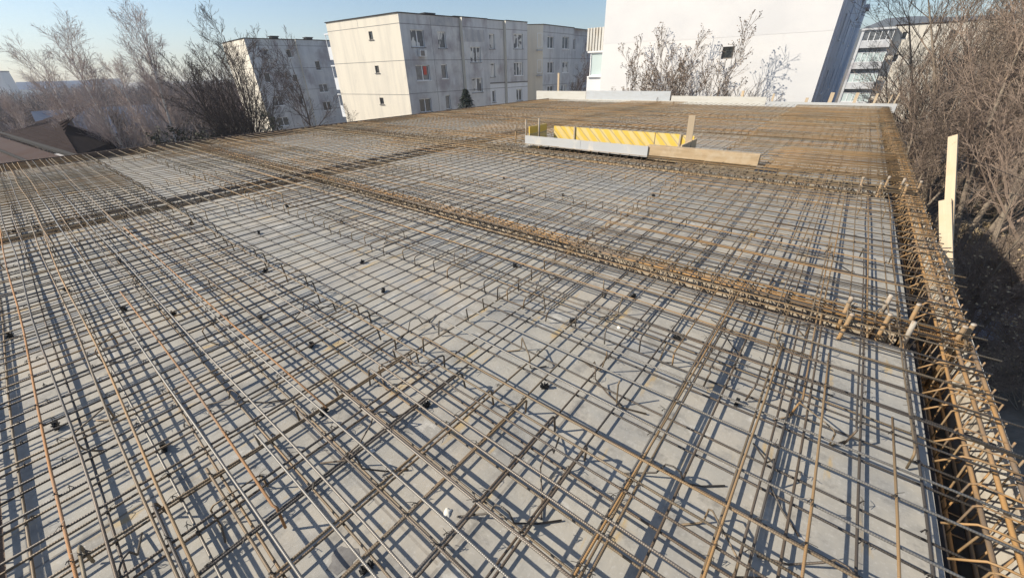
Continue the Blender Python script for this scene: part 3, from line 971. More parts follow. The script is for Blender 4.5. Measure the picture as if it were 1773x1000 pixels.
o = q.build('wooden_stake', M['wood_pale'], None, False, (-2.38, 8.62, 0.02))
o.rotation_euler = (R(2), R(-2), R(8))
tag(o, 'pale upright board standing at the right end of the yellow panel', 'stake')

# far edge boards -----------------------------------------------------------------
def board(x0, x1, y, z0, z1, mt, label, n=1, th=0.05):
    q = MB()
    L = (x1 - x0) / n
    for i in range(n):
        q.box((-(x1 - x0) / 2 + L * (i + .5), 0.004 * (i % 2), (z1 - z0) / 2), (L - 0.01, th, z1 - z0 + 0.01 * (i % 2)))
    o = q.build('edge_board', M[mt], None, False, ((x0 + x1) / 2, y, z0))
    return tag(o, label, 'edge board', 'formwork boards along the far edge')


board(-15.3, -11.9, 21.45, -.1, .54, 'board_beige', 'beige edge board at the left end of the far edge')
board(-11.85, -7.2, 21.43, 0.06, .57, 'board_bluegrey', 'blue grey edge board left of the middle of the far edge')
board(-11.9, -7.0, 21.38, -.1, 0.15, 'board_beige', 'low pale board strip under the blue grey edge board', 1, 0.03)
board(-7.15, -3.05, 21.45, -.1, .37, 'board_beige', 'pale edge board in front of the leafless bush by the white building')
board(-3.0, 1.25, 21.45, -.1, .20, 'board_grey', 'low white edge board with stakes behind it at the right end')
for i, (x, h, w_, lb) in enumerate(((-2.85, .50, .07, 'leftmost pale stake behind the low white edge board'), (-1.62, .36, .10, 'shortest stub of board behind the low white edge board'), (-.83, .56, .13, 'wide pale stake behind the low white edge board'), (-.05, .56, .10, 'stake behind the low white board, third from its right end'), (.55, .54, .07, 'narrow stake behind the low white board near its right end'), (.95, .5, .03, 'thin rod standing at the right corner of the far edge'), (1.12, .56, .03, 'outermost thin rod at the right corner of the far edge'))):
    q = MB()
    q.box((0, 0, h / 2), (w_, 0.04, h))
    o = q.build('stake', M['wood_pale'], None, False, (x, 21.53, 0.0))
    o.rotation_euler = (rng.uniform(-.02, .02), R(2 + 1.5 * (i > 4) * 3), 0)
    tag(o, lb, 'stake', 'stakes along the far edge')
q = MB()
q.box((0, 0, .6), (0.12, .05, 1.2))
o = q.build('stake', M['wood_pale'], None, False, (-14.3, 22.3, 0.25))
tag(o, 'tall pale post beyond the left end of the far edge boards', 'stake', 'stakes along the far edge')
q = MB()
q.box((0, 0, .3), (0.1, .05, .5))
o = q.build('stake', M['wood'], None, False, (-4.05, 21.55, 0.05))
tag(o, 'short brown stake behind the pale edge board by the bush', 'stake', 'stakes along the far edge')
# front guard plank outside the picture that shades the lower left corner
e = empty('guard_rail', 'plank rail along the front edge of the deck', 'guard rail', (-6, -0.98, 0))
q = MB()
q.box((0, 0, .40), (15, .018, .02))
q.build('plank', M['wood'], e)
for x in (-6, -3, 0, 3.95, 6):
    q = MB()
    q.box((x, -.035, .15), (.07, .04, .75))
    q.build('post', M['wood'], e)

# leaning plank at the right edge
P0 = CAM + 3.75 * (FV + RV * (1640 - 886.5) / FPX - UV_ * (500 - 500) / FPX)
P1 = CAM + 3.95 * (FV + RV * (1637 - 886.5) / FPX - UV_ * (352 - 500) / FPX)
P2 = CAM + 4.12 * (FV + RV * (1647.5 - 886.5) / FPX - UV_ * (236 - 500) / FPX)
e = empty('leaning_plank', 'two overlapping pale planks rising beyond the right deck edge', 'plank', P0)
for nm, a, b2, wd, off in (('plank', P0, P1 + (P1 - P0) * .04, .092, Vector((0, 0, 0))), ('plank', P0.lerp(P1, .55), P2, .072, Vector((0.015, 0.02, 0)))):
    a = a + off
    b2 = b2 + off
    d = (b2 - a)
    L = d.length
    z = d.normalized()
    n = (CAM - (a + b2) / 2).normalized()
    n = (n + Vector((-.35, -.1, 0))).normalized()
    x = n.cross(z).normalized()
    y = z.cross(x)
    rot = Matrix((x, y, z)).transposed()
    q = MB()
    q.box((0, 0, 0), (wd, 0.025, L))
    o = q.build(nm, M['wood_pale'], e)
    o.matrix_local = Matrix.Translation((a + b2) / 2 - P0) @ rot.to_4x4()
q = MB()
q.tube([(1.0, 7.45, .2), (2.2, 7.0, .26), P2 + Vector((0, 0, -.13))], 0.003, 4)
tag(q.build('string_line', M['wire']), 'thin string stretched from the right edge to the leaning plank', 'string')

# ------------------------------------------------------------------ buildings
class Facade:
    def __init__(self, A, B, z0, z1):
        self.A = Vector((A[0], A[1], 0))
        self.B = Vector((B[0], B[1], 0))
        self.L = (self.B - self.A).length
        self.t = (self.B - self.A) / self.L
        self.n = Vector((self.t.y, -self.t.x, 0))
        if self.n.dot(CAM - (self.A + self.B) / 2) < 0:
            self.n = -self.n
        self.z0, self.z1 = z0, z1

    def p(self, s, z, o=0.0):
        q = self.A + self.t * s + self.n * o
        return Vector((q.x, q.y, z))


def wall_with_holes(mb, F, s0, s1, off, wins, depth=0.18, mi=0, z0=None, z1=None):
    z0 = F.z0 if z0 is None else z0
    z1 = F.z1 if z1 is None else z1
    ws = [w for w in wins if w[0] >= s0 - .01 and w[1] <= s1 + .01 and w[2] > z0 and w[3] < z1]
    us = sorted(set([s0, s1] + [w[0] for w in ws] + [w[1] for w in ws]))
    vs = sorted(set([z0, z1] + [w[2] for w in ws] + [w[3] for w in ws]))
    for i in range(len(us) - 1):
        for j in range(len(vs) - 1):
            um, vm = (us[i] + us[i + 1]) / 2, (vs[j] + vs[j + 1]) / 2
            if any(w[0] < um < w[1] and w[2] < vm < w[3] for w in ws):
                continue
            mb.poly([F.p(us[i], vs[j], off), F.p(us[i + 1], vs[j], off), F.p(us[i + 1], vs[j + 1], off), F.p(us[i], vs[j + 1], off)], mi)
    for w in ws:
        a, b2, c, d = w[:4]
        for (q0, q1) in (((a, c), (b2, c)), ((b2, c), (b2, d)), ((b2, d), (a, d)), ((a, d), (a, c))):
            mb.poly([F.p(q0[0], q0[1], off), F.p(q1[0], q1[1], off), F.p(q1[0], q1[1], off - depth), F.p(q0[0], q0[1], off - depth)], mi)


def fbox(mb, F, s0, s1, z0, z1, o0, o1, mi=0):
    """box on a facade between offsets o0..o1"""
    n = len(mb.v)
    for o in (o0, o1):
        for (s, z) in ((s0, z0), (s1, z0), (s1, z1), (s0, z1)):
            mb.v.append(tuple(F.p(s, z, o)))
    for q in ((0, 1, 2, 3), (7, 6, 5, 4), (0, 4, 5, 1), (1, 5, 6, 2), (2, 6, 7, 3), (3, 7, 4, 0)):
        mb.face(tuple(n + i for i in q), mi)


def window(parent, F, w, off, glass, frame='frame_white', mull=1, sill=True, depth=0.18):
    s0, s1, z0, z1 = w[:4]
    q = MB()
    t = 0.055
    o0, o1 = off - depth + .002, off - depth + 0.06
    fbox(q, F, s0, s1, z1 - t, z1, o0, o1)
    fbox(q, F, s0, s1, z0, z0 + t, o0, o1)
    fbox(q, F, s0, s0 + t, z0 + t, z1 - t, o0, o1)
    fbox(q, F, s1 - t, s1, z0 + t, z1 - t, o0, o1)
    for k in range(1, mull + 1):
        s = s0 + (s1 - s0) * k / (mull + 1)
        fbox(q, F, s - .04, s + .04, z0 + t, z1 - t, o0, o1)
    wo = q.build('window', M[frame], parent)
    panes = mull + 1
    q = MB()
    q.poly([F.p(s0, z0, off - depth + .012), F.p(s1, z0, off - depth + .012), F.p(s1, z1, off - depth + .012), F.p(s0, z1, off - depth + .012)])
    q.build('pane', M[glass], wo)
    if sill:
        q = MB()
        fbox(q, F, s0 - .08, s1 + .08, z0 - .06, z0 - .002, off - .02, off + .07)
        q.build('sill', M['frame_white'] if sill == 2 else M['joint'], wo)
    return wo


ZG = -7.2
ZR = 6.25
# --- big block of flats, centre left
C_ = pol(-52.15, 42)
G_ = pol(-60.35, 50.3)
E_ = pol(-37.1, 52.4)
e = empty('apartment_block', 'largest grey concrete panel block with sunlit cream gable, left of centre', 'apartment block', (-33, 26, ZG))
TOW = -e.location


def shift(ob, par):
    ob.matrix_parent_inverse = Matrix.Translation(-par.location)


F = Facade(C_, E_, ZG, ZR)
W = [(0.99, 2.44, 3.75, 5.09, 'curtain', 1, 1), (3.98, 4.94, 3.68, 5.04, 'curtain', 0, 1), (1.09, 2.63, 1.02, 2.31, 'glass_mid', 1, 2), (4.04, 4.73, 1.11, 2.34, 'glass_mid', 0, 2),
     (1.03, 2.41, -1.73, -.53, 'glass_dark', 1, 1), (4.20, 4.81, -1.66, -.37, 'glass_mid', 0, 1), (7.54, 8.97, 2.47, 3.84, 'curtain', 2, 1), (7.50, 8.98, -.30, 1.05, 'curtain', 1, 1),
     (10.57, 11.29, 3.71, 5.05, 'curtain', 0, 1), (10.55, 11.20, 1.09, 2.39, 'curtain', 0, 1), (10.65, 11.13, -1.44, -.25, 'glass_mid', 0, 1),
     (13.84, 15.34, 3.75, 5.14, 'curtain', 1, 1), (13.84, 15.28, 1.12, 2.43, 'curtain', 2, 2), (14.16, 15.16, -1.48, -.25, 'curtain', 1, 1)]
SECT = [(0, 6.76, 0.0, 0), (6.76, 10.1, .42, 0), (10.1, 12.7, .12, 0), (12.7, 16.1, .5, 0)]
q = MB()
prev = 0
for (a, b2, off, mi) in SECT:
    wall_with_holes(q, F, a, b2, off, W, mi=mi, z0=.42 if a > 10 else None)
    if a > 10:
        wall_with_holes(q, F, a, b2, off, W, mi=4, z1=.42)
    if off != prev:
        q.poly([F.p(a, ZG, prev), F.p(a, ZR, prev), F.p(a, ZR, off), F.p(a, ZG, off)], 1 if off > prev else 0)
    prev = off
# end wall, back, roof
bk = -10.5
q.poly([F.p(16.1, ZG, .5), F.p(16.1, ZR, .5), F.p(16.1, ZR, bk), F.p(16.1, ZG, bk)], 0)
Gv = Vector((G_.x, G_.y, 0))
q.poly([Vector((G_.x, G_.y, ZG)), Vector((G_.x, G_.y, ZR)), F.p(16.1, ZR, bk), F.p(16.1, ZG, bk)], 0)
q.poly([Vector((G_.x, G_.y, ZR - .02)), F.p(0, ZR - .02), F.p(6.76, ZR - .02), F.p(6.76, ZR - .02, .42), F.p(10.1, ZR - .02, .42), F.p(10.1, ZR - .02, .12), F.p(12.7, ZR - .02, .12), F.p(12.7, ZR - .02, .5), F.p(16.1, ZR - .02, .5), F.p(16.1, ZR - .02, bk)], 0)
# panel joints
for (a, b2, off, mi) in SECT:
    for z in (5.5, 2.72, -.03, -2.8):
        fbox(q, F, a + .01, b2 - .01, z - .025, z + .02, off - .01, off + .006, 2)
for s, off in ((3.3, 0), (6.72, 0), (12.66, .12)):
    fbox(q, F, s, s + .03, ZG, ZR - .1, off - .01, off + .005, 2)
# weathered patches built as thin render coats
fbox(q, F, 6.95, 9.6, 4.27, 5.3, .42, .434, 3)
fbox(q, F, 3.36, 6.0, 5.53, 6.2, -.01, .009, 3)
fbox(q, F, 10.12, 12.69, .42, .55, .12, .17, 2)
fbox(q, F, 12.71, 16.09, .42, .52, .5, .55, 2)
ww = q.build('wall', [M['panel_grey'], M['panel_cream'], M['joint'], M['panel_stain'], M['panel_paint']], e)
shift(ww, e)
for w_ in W:
    off = [o for (a, b2, o, _) in SECT if a <= w_[0] < b2][0]
    if abs(w_[0] - 10.65) < .01:
        pass
    shift(window(e, F, w_, off, w_[4], mull=w_[5], sill=w_[6]), e)
q = MB()
fbox(q, F, 2.0, 2.35, 1.5, 2.2, -.122, -.115)
shift(q.build('red_curtain', M['red_cloth'], e), e)
# gable
FG = Facade(G_, C_, ZG, ZR)
WG = [(6.26, 6.81, 4.50, 5.15), (6.32, 6.89, 1.76, 2.38), (6.20, 6.79, -1.0, -.39)]
q = MB()
wall_with_holes(q, FG, 0, FG.L, 0, WG, .12)
for z in (5.52, 2.70, -.1, -2.9):
    fbox(q, FG, .01, FG.L - .01, z - .02, z + .02, -.01, .006, 1)
fbox(q, FG, 4.9, 4.93, 5.5, ZR - .1, -.01, .005, 1)
shift(q.build('gable_wall', [M['panel_cream'], M['joint']], e), e)
for w_ in WG:
    shift(window(e, FG, w_, 0, 'glass_dark', 'frame_dark', 0, 1, .12), e)
# parapet capping
q = MB()
fbox(q, FG, -.08, FG.L + .05, ZR, ZR + .07, -.3, .08)
for (a, b2, off, mi) in SECT:
    fbox(q, F, a + (.0 if a else .06), b2, ZR, ZR + .07, off - .35, off + .08)
shift(q.build('roof', M['roof_edge'], e), e)
for (s, o) in ((4.6, -2.5), (8.6, -3), (12, -5)):
    q = MB()
    fbox(q, F, s, s + 1.1, ZR + .0, ZR + .42, o - .7, o)
    fbox(q, F, s - .1, s + 1.2, ZR + .42, ZR + .52, o - .8, o + .1)
    shift(q.build('chimney', M['roof_edge'], e), e)
# balconies of the hidden left face peeping out at the gable corner
for z in (4.0, 1.2, -1.5):
    q = MB()
    fbox(q, FG, -.95, -.02, z - .9, z + .25, -1.6, -.25)
    fbox(q, FG, -1.0, -.02, z + 1.3, z + 1.42, -1.7, -.2)
    fbox(q, FG, -.95, -.9, z + .25, z + 1.3, -.3, -.25)
    shift(q.build('balcony', M['panel_paint'], e), e)
ac = MB()
fbox(ac, F, 1.55, 2.3, 2.98, 3.52, .03, .36)
acd = MB()
fbox(acd, F, 1.62, 2.05, 3.04, 3.46, .36, .372)
a_e = empty('air_conditioner', 'white air conditioner hung under the top left window of the grey facade', 'air conditioner', F.p(1.9, 3.2, .2))
shift(ac.build('case', M['ac_white'], a_e), a_e)
shift(acd.build('fan_grille', M['frame_dark'], a_e), a_e)

# --- block continuing behind it
A2 = pol(-34.73, 54.4)
B2 = pol(-29.4, 63.5)
B2 = A2 + (B2 - A2) * 1.6
L2 = pol(-36.9, 54.0)
L2 = A2 + (L2 - A2) * 3
e = empty('apartment_block', 'grey panel block between the largest block and the white building', 'apartment block', (A2.x, A2.y, ZG))
F = Facade(A2, B2, ZG, 6.2)
W = [(.94, 2.33, 3.88, 5.09, 'glass_mid', 1), (4.36, 5.95, 3.88, 5.19, 'glass_mid', 1), (7.6, 8.3, 3.85, 5.09, 'glass_dark', 0), (1.04, 2.46, 1.24, 2.45, 'glass_mid', 1), (4.56, 6.07, 1.24, 2.44, 'curtain', 1), (1.12, 2.53, -1.4, -.2, 'glass_mid', 1), (7.6, 8.3, -1.2, 0, 'glass_dark', 0), (4.5, 6.0, -1.4, -.2, 'curtain', 1)]
q = MB()
wall_with_holes(q, F, 0, 7.15, 0, W)
wall_with_holes(q, F, 7.15, F.L, -.4, W)
q.poly([F.p(7.15, ZG, 0), F.p(7.15, 6.2, 0), F.p(7.15, 6.2, -.4), F.p(7.15, ZG, -.4)])
for z in (5.5, 2.84, -.05):
    fbox(q, F, .01, 7.14, z - .025, z + .02, -.01, .006, 1)
    fbox(q, F, 7.16, F.L, z - .025, z + .02, -.41, -.394, 1)
FL = Facade(L2, A2, ZG, 6.2)
wall_with_holes(q, FL, 0, FL.L, 0, [], mi=2)
q.poly([F.p(0, 6.18), F.p(F.L, 6.18), F.p(F.L, 6.18, -8), Vector((L2.x, L2.y, 6.18))])
q.poly([F.p(F.L, ZG), F.p(F.L, 6.2), F.p(F.L, 6.2, -8), F.p(F.L, ZG, -8)])
fbox(q, FL, FL.L - .75, FL.L - .1, 3.6, 3.75, .0, .35, 0)
fbox(q, FL, FL.L - .75, FL.L - .1, .95, 1.1, .0, .35, 0)
shift(q.build('wall', [M['panel_grey'], M['joint'], M['panel_cream']], e), e)
for w_ in W:
    shift(window(e, F, w_, 0 if w_[0] < 7.15 else -.4, w_[4], mull=w_[5], sill=2), e)
for w_ in ((FL.L - .72, FL.L - .1, 3.95, 5.4), (FL.L - .72, FL.L - .1, 1.3, 2.7)):
    shift(window(e, FL, w_, .16, 'glass_dark', mull=0, sill=False), e)
q = MB()
fbox(q, F, -.05, 7.15, 6.2, 6.27, -.3, .08)
fbox(q, F, 7.15, F.L, 6.2, 6.27, -.7, -.32)
fbox(q, FL, 0, FL.L - .02, 6.2, 6.265, -.3, .08)
shift(q.build('roof', M['roof_edge'], e), e)
q = MB()
fbox(q, F, 6.3, 7.1, 6.2, 6.55, -2.5, -2)
shift(q.build('chimney', M['roof_edge'], e), e)

# --- block at the left behind the dark tree
LC, LR, LG = pol(-68.93, 69), pol(-60.8, 73), pol(-71.05, 79)
LR = LC + (LR - LC) * 1.4
e = empty('apartment_block', 'shaded grey panel block behind the leafless trees, left of the largest block', 'apartment block', (LC.x, LC.y, ZG))
F = Facade(LC, LR, ZG, 6.15)
W = [(1.89, 2.7, 3.81, 5.02, 'curtain', 0), (1.10, 1.91, 1.06, 2.24, 'glass_dark', 0), (4.92, 5.55, 4.02, 5.02, 'glass_dark', 0), (4.89, 5.53, 1.0, 1.95, 'glass_dark', 0), (1.12, 2.68, -4.55, -3.41, 'glass_dark', 1), (8.07, 9.33, -3.0, -1.8, 'glass_dark', 1), (8.35, 9.12, 2.4, 3.59, 'glass_dark', 0), (8.1, 9.45, -.5, .6, 'glass_mid', 1), (1.3, 2.66, -1.9, -.7, 'glass_mid', 1), (4.89, 5.47, -1.91, -.8, 'glass_dark', 0)]
q = MB()
wall_with_holes(q, F, 0, 1.55, 0, [], z0=2.9) if False else None
wall_with_holes(q, F, 0, 6.36, 0, W)
wall_with_holes(q, F, 6.36, F.L, .4, W)
q.poly([F.p(6.36, ZG, 0), F.p(6.36, 6.15, 0), F.p(6.36, 6.15, .4), F.p(6.36, ZG, .4)], 2)
for z in (5.45, 2.75, 0, -2.75):
    fbox(q, F, .01, 6.35, z - .03, z + .02, -.01, .006, 1)
    fbox(q, F, 6.37, F.L, z - .03, z + .02, .39, .406, 1)
fbox(q, F, 3.2, 3.26, ZG, 6, -.01, .005, 1)
FL = Facade(LG, LC, ZG, 6.15)
wall_with_holes(q, FL, 0, FL.L, 0, [], mi=2)
for z in (5.45, 2.75, 0, -2.75):
    fbox(q, FL, .01, FL.L - .01, z - .02, z + .02, -.01, .006, 1)
q.poly([F.p(0, 6.13), F.p(F.L, 6.13), F.p(F.L, 6.13, -10), Vector((LG.x, LG.y, 6.13))])
q.poly([F.p(F.L, ZG), F.p(F.L, 6.15), F.p(F.L, 6.15, -10), F.p(F.L, ZG, -10)])
shift(q.build('wall', [M['panel_grey'], M['joint'], M['panel_cream']], e), e)
for w_ in W:
    shift(window(e, F, w_, 0 if w_[0] < 6.3 else .4, w_[4], mull=w_[5], sill=2), e)
q = MB()
fbox(q, F, -.05, 6.36, 6.15, 6.24, -.3, .08)
fbox(q, F, 6.36, F.L, 6.15, 6.24, .05, .48)
fbox(q, FL, 0, FL.L - .02, 6.15, 6.235, -.3, .08)
shift(q.build('roof', M['roof_edge'], e), e)
for s in (4.2, 9.0):
    q = MB()
    fbox(q, F, s, s + .9, 6.15, 6.6, -3, -2)
    fbox(q, F, s - .1, s + 1.0, 6.6, 6.7, -3.1, -1.9)
    shift(q.build('chimney', M['roof_edge'], e), e)

# --- white rendered building behind the far edge
e = empty('white_building', 'tall white rendered gable building with one small dark window behind the deck', 'apartment block', (-7.8, 26.7, ZG))
F = Facade((-13.8, 26.7), (-1.78, 26.7), ZG, 7.6)
WW = [(7.26, 7.85, 1.90, 2.48)]
q = MB()
wall_with_holes(q, F, 0, F.L, 0, WW, .16)
fbox(q, F, .0, 4.3, 2.97, 7.5, .0, .006, 1)
fbox(q, F, 4.3, F.L, 2.92, 7.5, .0, .007, 1)
F2 = Facade((-1.78, 26.7), (-1.78, 51), ZG, 7.6)
F2.n = Vector((1, 0, 0))
W2 = []
for zz in (5.6, 2.9, .2):
    for ss in (4.5, 10.2, 17.5):
        W2.append((ss, ss + 1.1, zz - .2, zz + 1.0))
q2 = MB()
wall_with_holes(q2, F2, 0, F2.L, 0, W2)
for s in (1.5, 8.0, 14.8):
    fbox(q2, F2, s, s + .12, ZG, 7.5, 0, .06)
for z in (7.2, 4.5, 1.8):
    fbox(q2, F2, .1, F2.L - .1, z, z + .05, 0, .02)
shift(q2.build('side_wall', M['render_skylit'], e), e)
for w_ in W2:
    shift(window(e, F2, w_, 0, 'glass_dark', mull=0, sill=2), e)
q.poly([F.p(0, 7.59), F.p(F.L, 7.59), F2.p(F2.L, 7.59), Vector((-13.8, 51, 7.59))])
q.poly([F.p(0, ZG), F.p(0, 7.6), Vector((-13.8, 51, 7.6)), Vector((-13.8, 51, ZG))])
q.poly([F2.p(F2.L, ZG), F2.p(F2.L, 7.6), Vector((-13.8, 51, 7.6)), Vector((-13.8, 51, ZG))])
shift(q.build('front_wall', [M['render_white'], M['render_band']], e), e)
shift(window(e, F, WW[0], 0, 'glass_dark', 'frame_dark', 0, False, .16), e)
# pipe and projecting balcony at the far end of the side wall
q = MB()
fbox(q, F2, 18.2, 19.2, 4.5, 7.5, .02, .12)
shift(q.build('bright_pilaster', M['frame_white'], e), e)
q = MB()
fbox(q, F2, 20.6, F2.L - .01, -4, 5.3, 0, .22)
fbox(q, F2, 20.5, F2.L, 5.3, 5.5, 0, .42)
shift(q.build('balcony_tower', M['render_skylit'], e), e)
# annex balcony bay on its left side
e2 = empty('balcony_bay', 'narrow balcony bay with corrugated parapet and pale window left of the white wall', 'balcony', (-14.6, 27.3, ZG))
FA = Facade((-20, 27.3), (-10, 27.3), ZG, 4)
q = MB()
for i in range(7):
    s = 4.69 + i * .215
    fbox(q, FA, s, s + .13, 2.66, 3.96, -.04, .04)
fbox(q, FA, 4.68, 6.19, 2.68, 3.94, -.12, -.042)
shift(q.build('corrugated_parapet', M['metal_corr'], e2), e2)
q = MB()
fbox(q, FA, 4.86, 6.19, ZG, 1.16, -2.5, .03)
fbox(q, FA, 4.8, 6.19, 2.55, 2.655, -2.5, .06)
fbox(q, FA, 4.95, 6.19, 2.66, 3.9, -2.5, -.125)
shift(q.build('wall', M['wall_pale'], e2), e2)
shift(window(e2, FA, (5.0, 6.18, 1.17, 2.54), .1, 'glass_green', mull=0, sill=2), e2)

# --- far right block with glazed balconies behind the thicket
R0, R1, R2 = pol(-1.5, 88), pol(.95, 88), pol(12, 92)
e = empty('apartment_block', 'cream block with glazed balconies behind the thicket at the right', 'apartment block', (R1.x, R1.y, ZG))
F = Facade(R0, R1, ZG, 5.85)
FR = Facade(R1, R2, ZG, 5.9)
q = MB()
wall_with_holes(q, FR, .2, FR.L, 0, [(1.0, 1.6, 4.2, 5.1), (6, 7, 3.9, 5.0), (6, 7, 1.2, 2.3), (1, 1.6, 1.3, 2.3)], mi=0)
q.poly([R1 + Vector((0, 0, ZG)), R1 + Vector((0, 0, 5.9)), R1 + Vector((0.3, 10, 5.9)), R1 + Vector((.3, 10, ZG))])
q.poly([FR.p(0, 5.88), FR.p(FR.L, 5.88), FR.p(FR.L, 5.88, -10), FR.p(-4, 5.88, -10)])
shift(q.build('wall', [M['panel_cream']], e), e)
for w_ in ((1.0, 1.6, 4.2, 5.1), (6, 7, 3.9, 5.0), (6, 7, 1.2, 2.3), (1, 1.6, 1.3, 2.3)):
    shift(window(e, FR, w_, 0, 'glass_dark', mull=0, sill=False), e)
q = MB()
fbox(q, F, -.1, F.L + .1, 5.5, 5.75, -.5, 1.2)
for z in (-4.2, -1.5, 1.25, 4.0):
    fbox(q, F, 0, F.L, z - .75, z + .15, .0, 1.0)
fbox(q, F, 0, .3, ZG, 5.5, 0, 1.05)
fbox(q, F, 0, F.L, ZG, 5.5, -3, -.01)
shift(q.build('balcony_stack', M['panel_grey'], e), e)
for z in (-4.05, -1.35, 1.4, 4.15):
    shift(window(e, F, (.3, F.L, z, z + 1.25), 1.1, 'glass_green' if z < 4 else 'glass_mid', mull=4, sill=False), e)
q = MB()
fbox(q, FR, -.1, FR.L, 5.9, 6.02, -.4, .1)
shift(q.build('roof', M['tile_dark'], e), e)

# --- neighbouring house with brown roof at the left
e = empty('brown_roofed_house', 'low house with dark brown tiled roof beside the left deck edge', 'house', (-34, 1, ZG))
q = MB()
for i in range(10):      # stepped tile courses of the upper slope
    t0, t1 = i / 10, (i + 1) / 10
    a0 = Vector((-41, .0, -.97)).lerp(Vector((-41, 5.5, .55)), t0)
    a1 = Vector((-41, .0, -.97)).lerp(Vector((-41, 5.5, .55)), t1)
    b0 = Vector((-25.0, 1.75, -.98)).lerp(Vector((-33.8, 2.3, -.2)), t0)
    b1 = Vector((-25.0, 1.75, -.98)).lerp(Vector((-33.8, 2.3, -.2)), t1)
    up = Vector((0, 0, .03))
    q.poly([a0 + up, b0 + up, b1, a1])
    q.poly([a0, b0, b0 + up, a0 + up])
q.poly([(-25.0, 1.75, -.98), (-33.8, 2.3, -.2), (-37, 5, -1.6), (-29, 4, -2.6)])
shift(q.build('roof', M['tile_dark'], e), e)
q = MB()
q.poly([(-44, -.35, -1.1), (-23.5, 1.6, -1.12), (-22.0, -4.5, -2.3), (-44, -5.5, -2.3)])
shift(q.build('lower_roof', M['tile_pink'], e), e)
q = MB()
q.tube([(-44, -.1, -.98), (-23.4, 1.75, -1.0)], .12, 6)
q.tube([(-44, -1.3, -1.22), (-23.2, .7, -1.25)], .07, 6)
shift(q.build('ridge_cap', M['roof_edge'], e), e)
q = MB()
q.box((-33, 0, -4.9), (19, 5, 4.6))
shift(q.build('wall', M['wall_far'], e), e)

# --- sheds and far town at the left
def shed(name, az, D, wd, dp, zw, zr, mt, label, rot=0.0, wall='wall_far'):
    p = pol(az, D, ZG)
    o = empty(name, label, 'building', p, None, R(-az + rot))
    q = MB()
    q.box((0, 0, (zw - ZG) / 2), (wd, dp, zw - ZG))
    q.build('wall', M[wall], o)
    q = MB()
    h = zw - ZG
    r = zr - ZG
    q.poly([(-wd / 2 - .3, -dp / 2 - .4, h), (wd / 2 + .3, -dp / 2 - .4, h), (wd / 2 + .3, 0, r), (-wd / 2 - .3, 0, r)])
    q.poly([(wd / 2 + .3, dp / 2 + .4, h), (-wd / 2 - .3, dp / 2 + .4, h), (-wd / 2 - .3, 0, r), (wd / 2 + .3, 0, r)])
    q.poly([(-wd / 2, -dp / 2, h), (-wd / 2, 0, r - .1), (-wd / 2, dp / 2, h)])
    q.poly([(wd / 2, -dp / 2, h), (wd / 2, dp / 2, h), (wd / 2, 0, r - .1)])
    q.build('roof', M[mt], o)
    return o


shed('blue_roofed_shed', -85.0, 78, 6, 10, -4.0, -1.2, 'roof_blue', 'small shed with blue roof seen between the birch trunks')
shed('grey_roofed_hall', -82.2, 92, 12, 14, -4.6, -1.7, 'roof_blue', 'long hall with blue grey roof behind the birches', 0)
shed('pale_hall', -78.5, 120, 22, 12, -4.5, -3.2, 'roof_grey', 'pale flat hall behind the dark bushes on the left', 0)
shed('blue_roofed_factory', -84.8, 420, 36, 40, -1.0, 3.2, 'roof_blue', 'distant long factory with blue roof on the horizon', 0, 'wall_pale')
shed('town_house', -81.5, 380, 14, 14, 0.2, 3.6, 'roof_grey', 'distant town house with grey roof above the bare wood', 0, 'wall_pale')
p = pol(-88.0, 330, ZG)
o = empty('tower_block', 'pale tower block at the left edge of the horizon', 'tower block', p, None, R(60))
q = MB()
q.box((0, 0, 7.2), (5, 7, 14.4))
q.build('wall', M['wall_pale'], o)
q = MB()
q.box((0, 0, 14.7), (5.2, 7.2, .5))
q.build('roof', M['roof_grey'], o)

# hill
q = MB()
n = 40
for j, (dist, k) in enumerate(((620, 0), (700, .8), (780, 1), (950, .5))):
    for i in range(n + 1):
        az = -4 + 40 * i / n
        h = 58 * k * (0.92 + .08 * math.sin(i * .22 + 1.1) + .012 * math.sin(i * 1.3)) * min(1, (i + 5) / 9)
        q.v.append(tuple(pol(az, dist, -9 + h)))
for j in range(3):
    for i in range(n):
        a = j * (n + 1) + i
        q.face((a, a + 1, a + n + 2, a + n + 1))
tag(q.build('hill', M['hill'], None, True), kind='structure')

# ------------------------------------------------------------------ trees


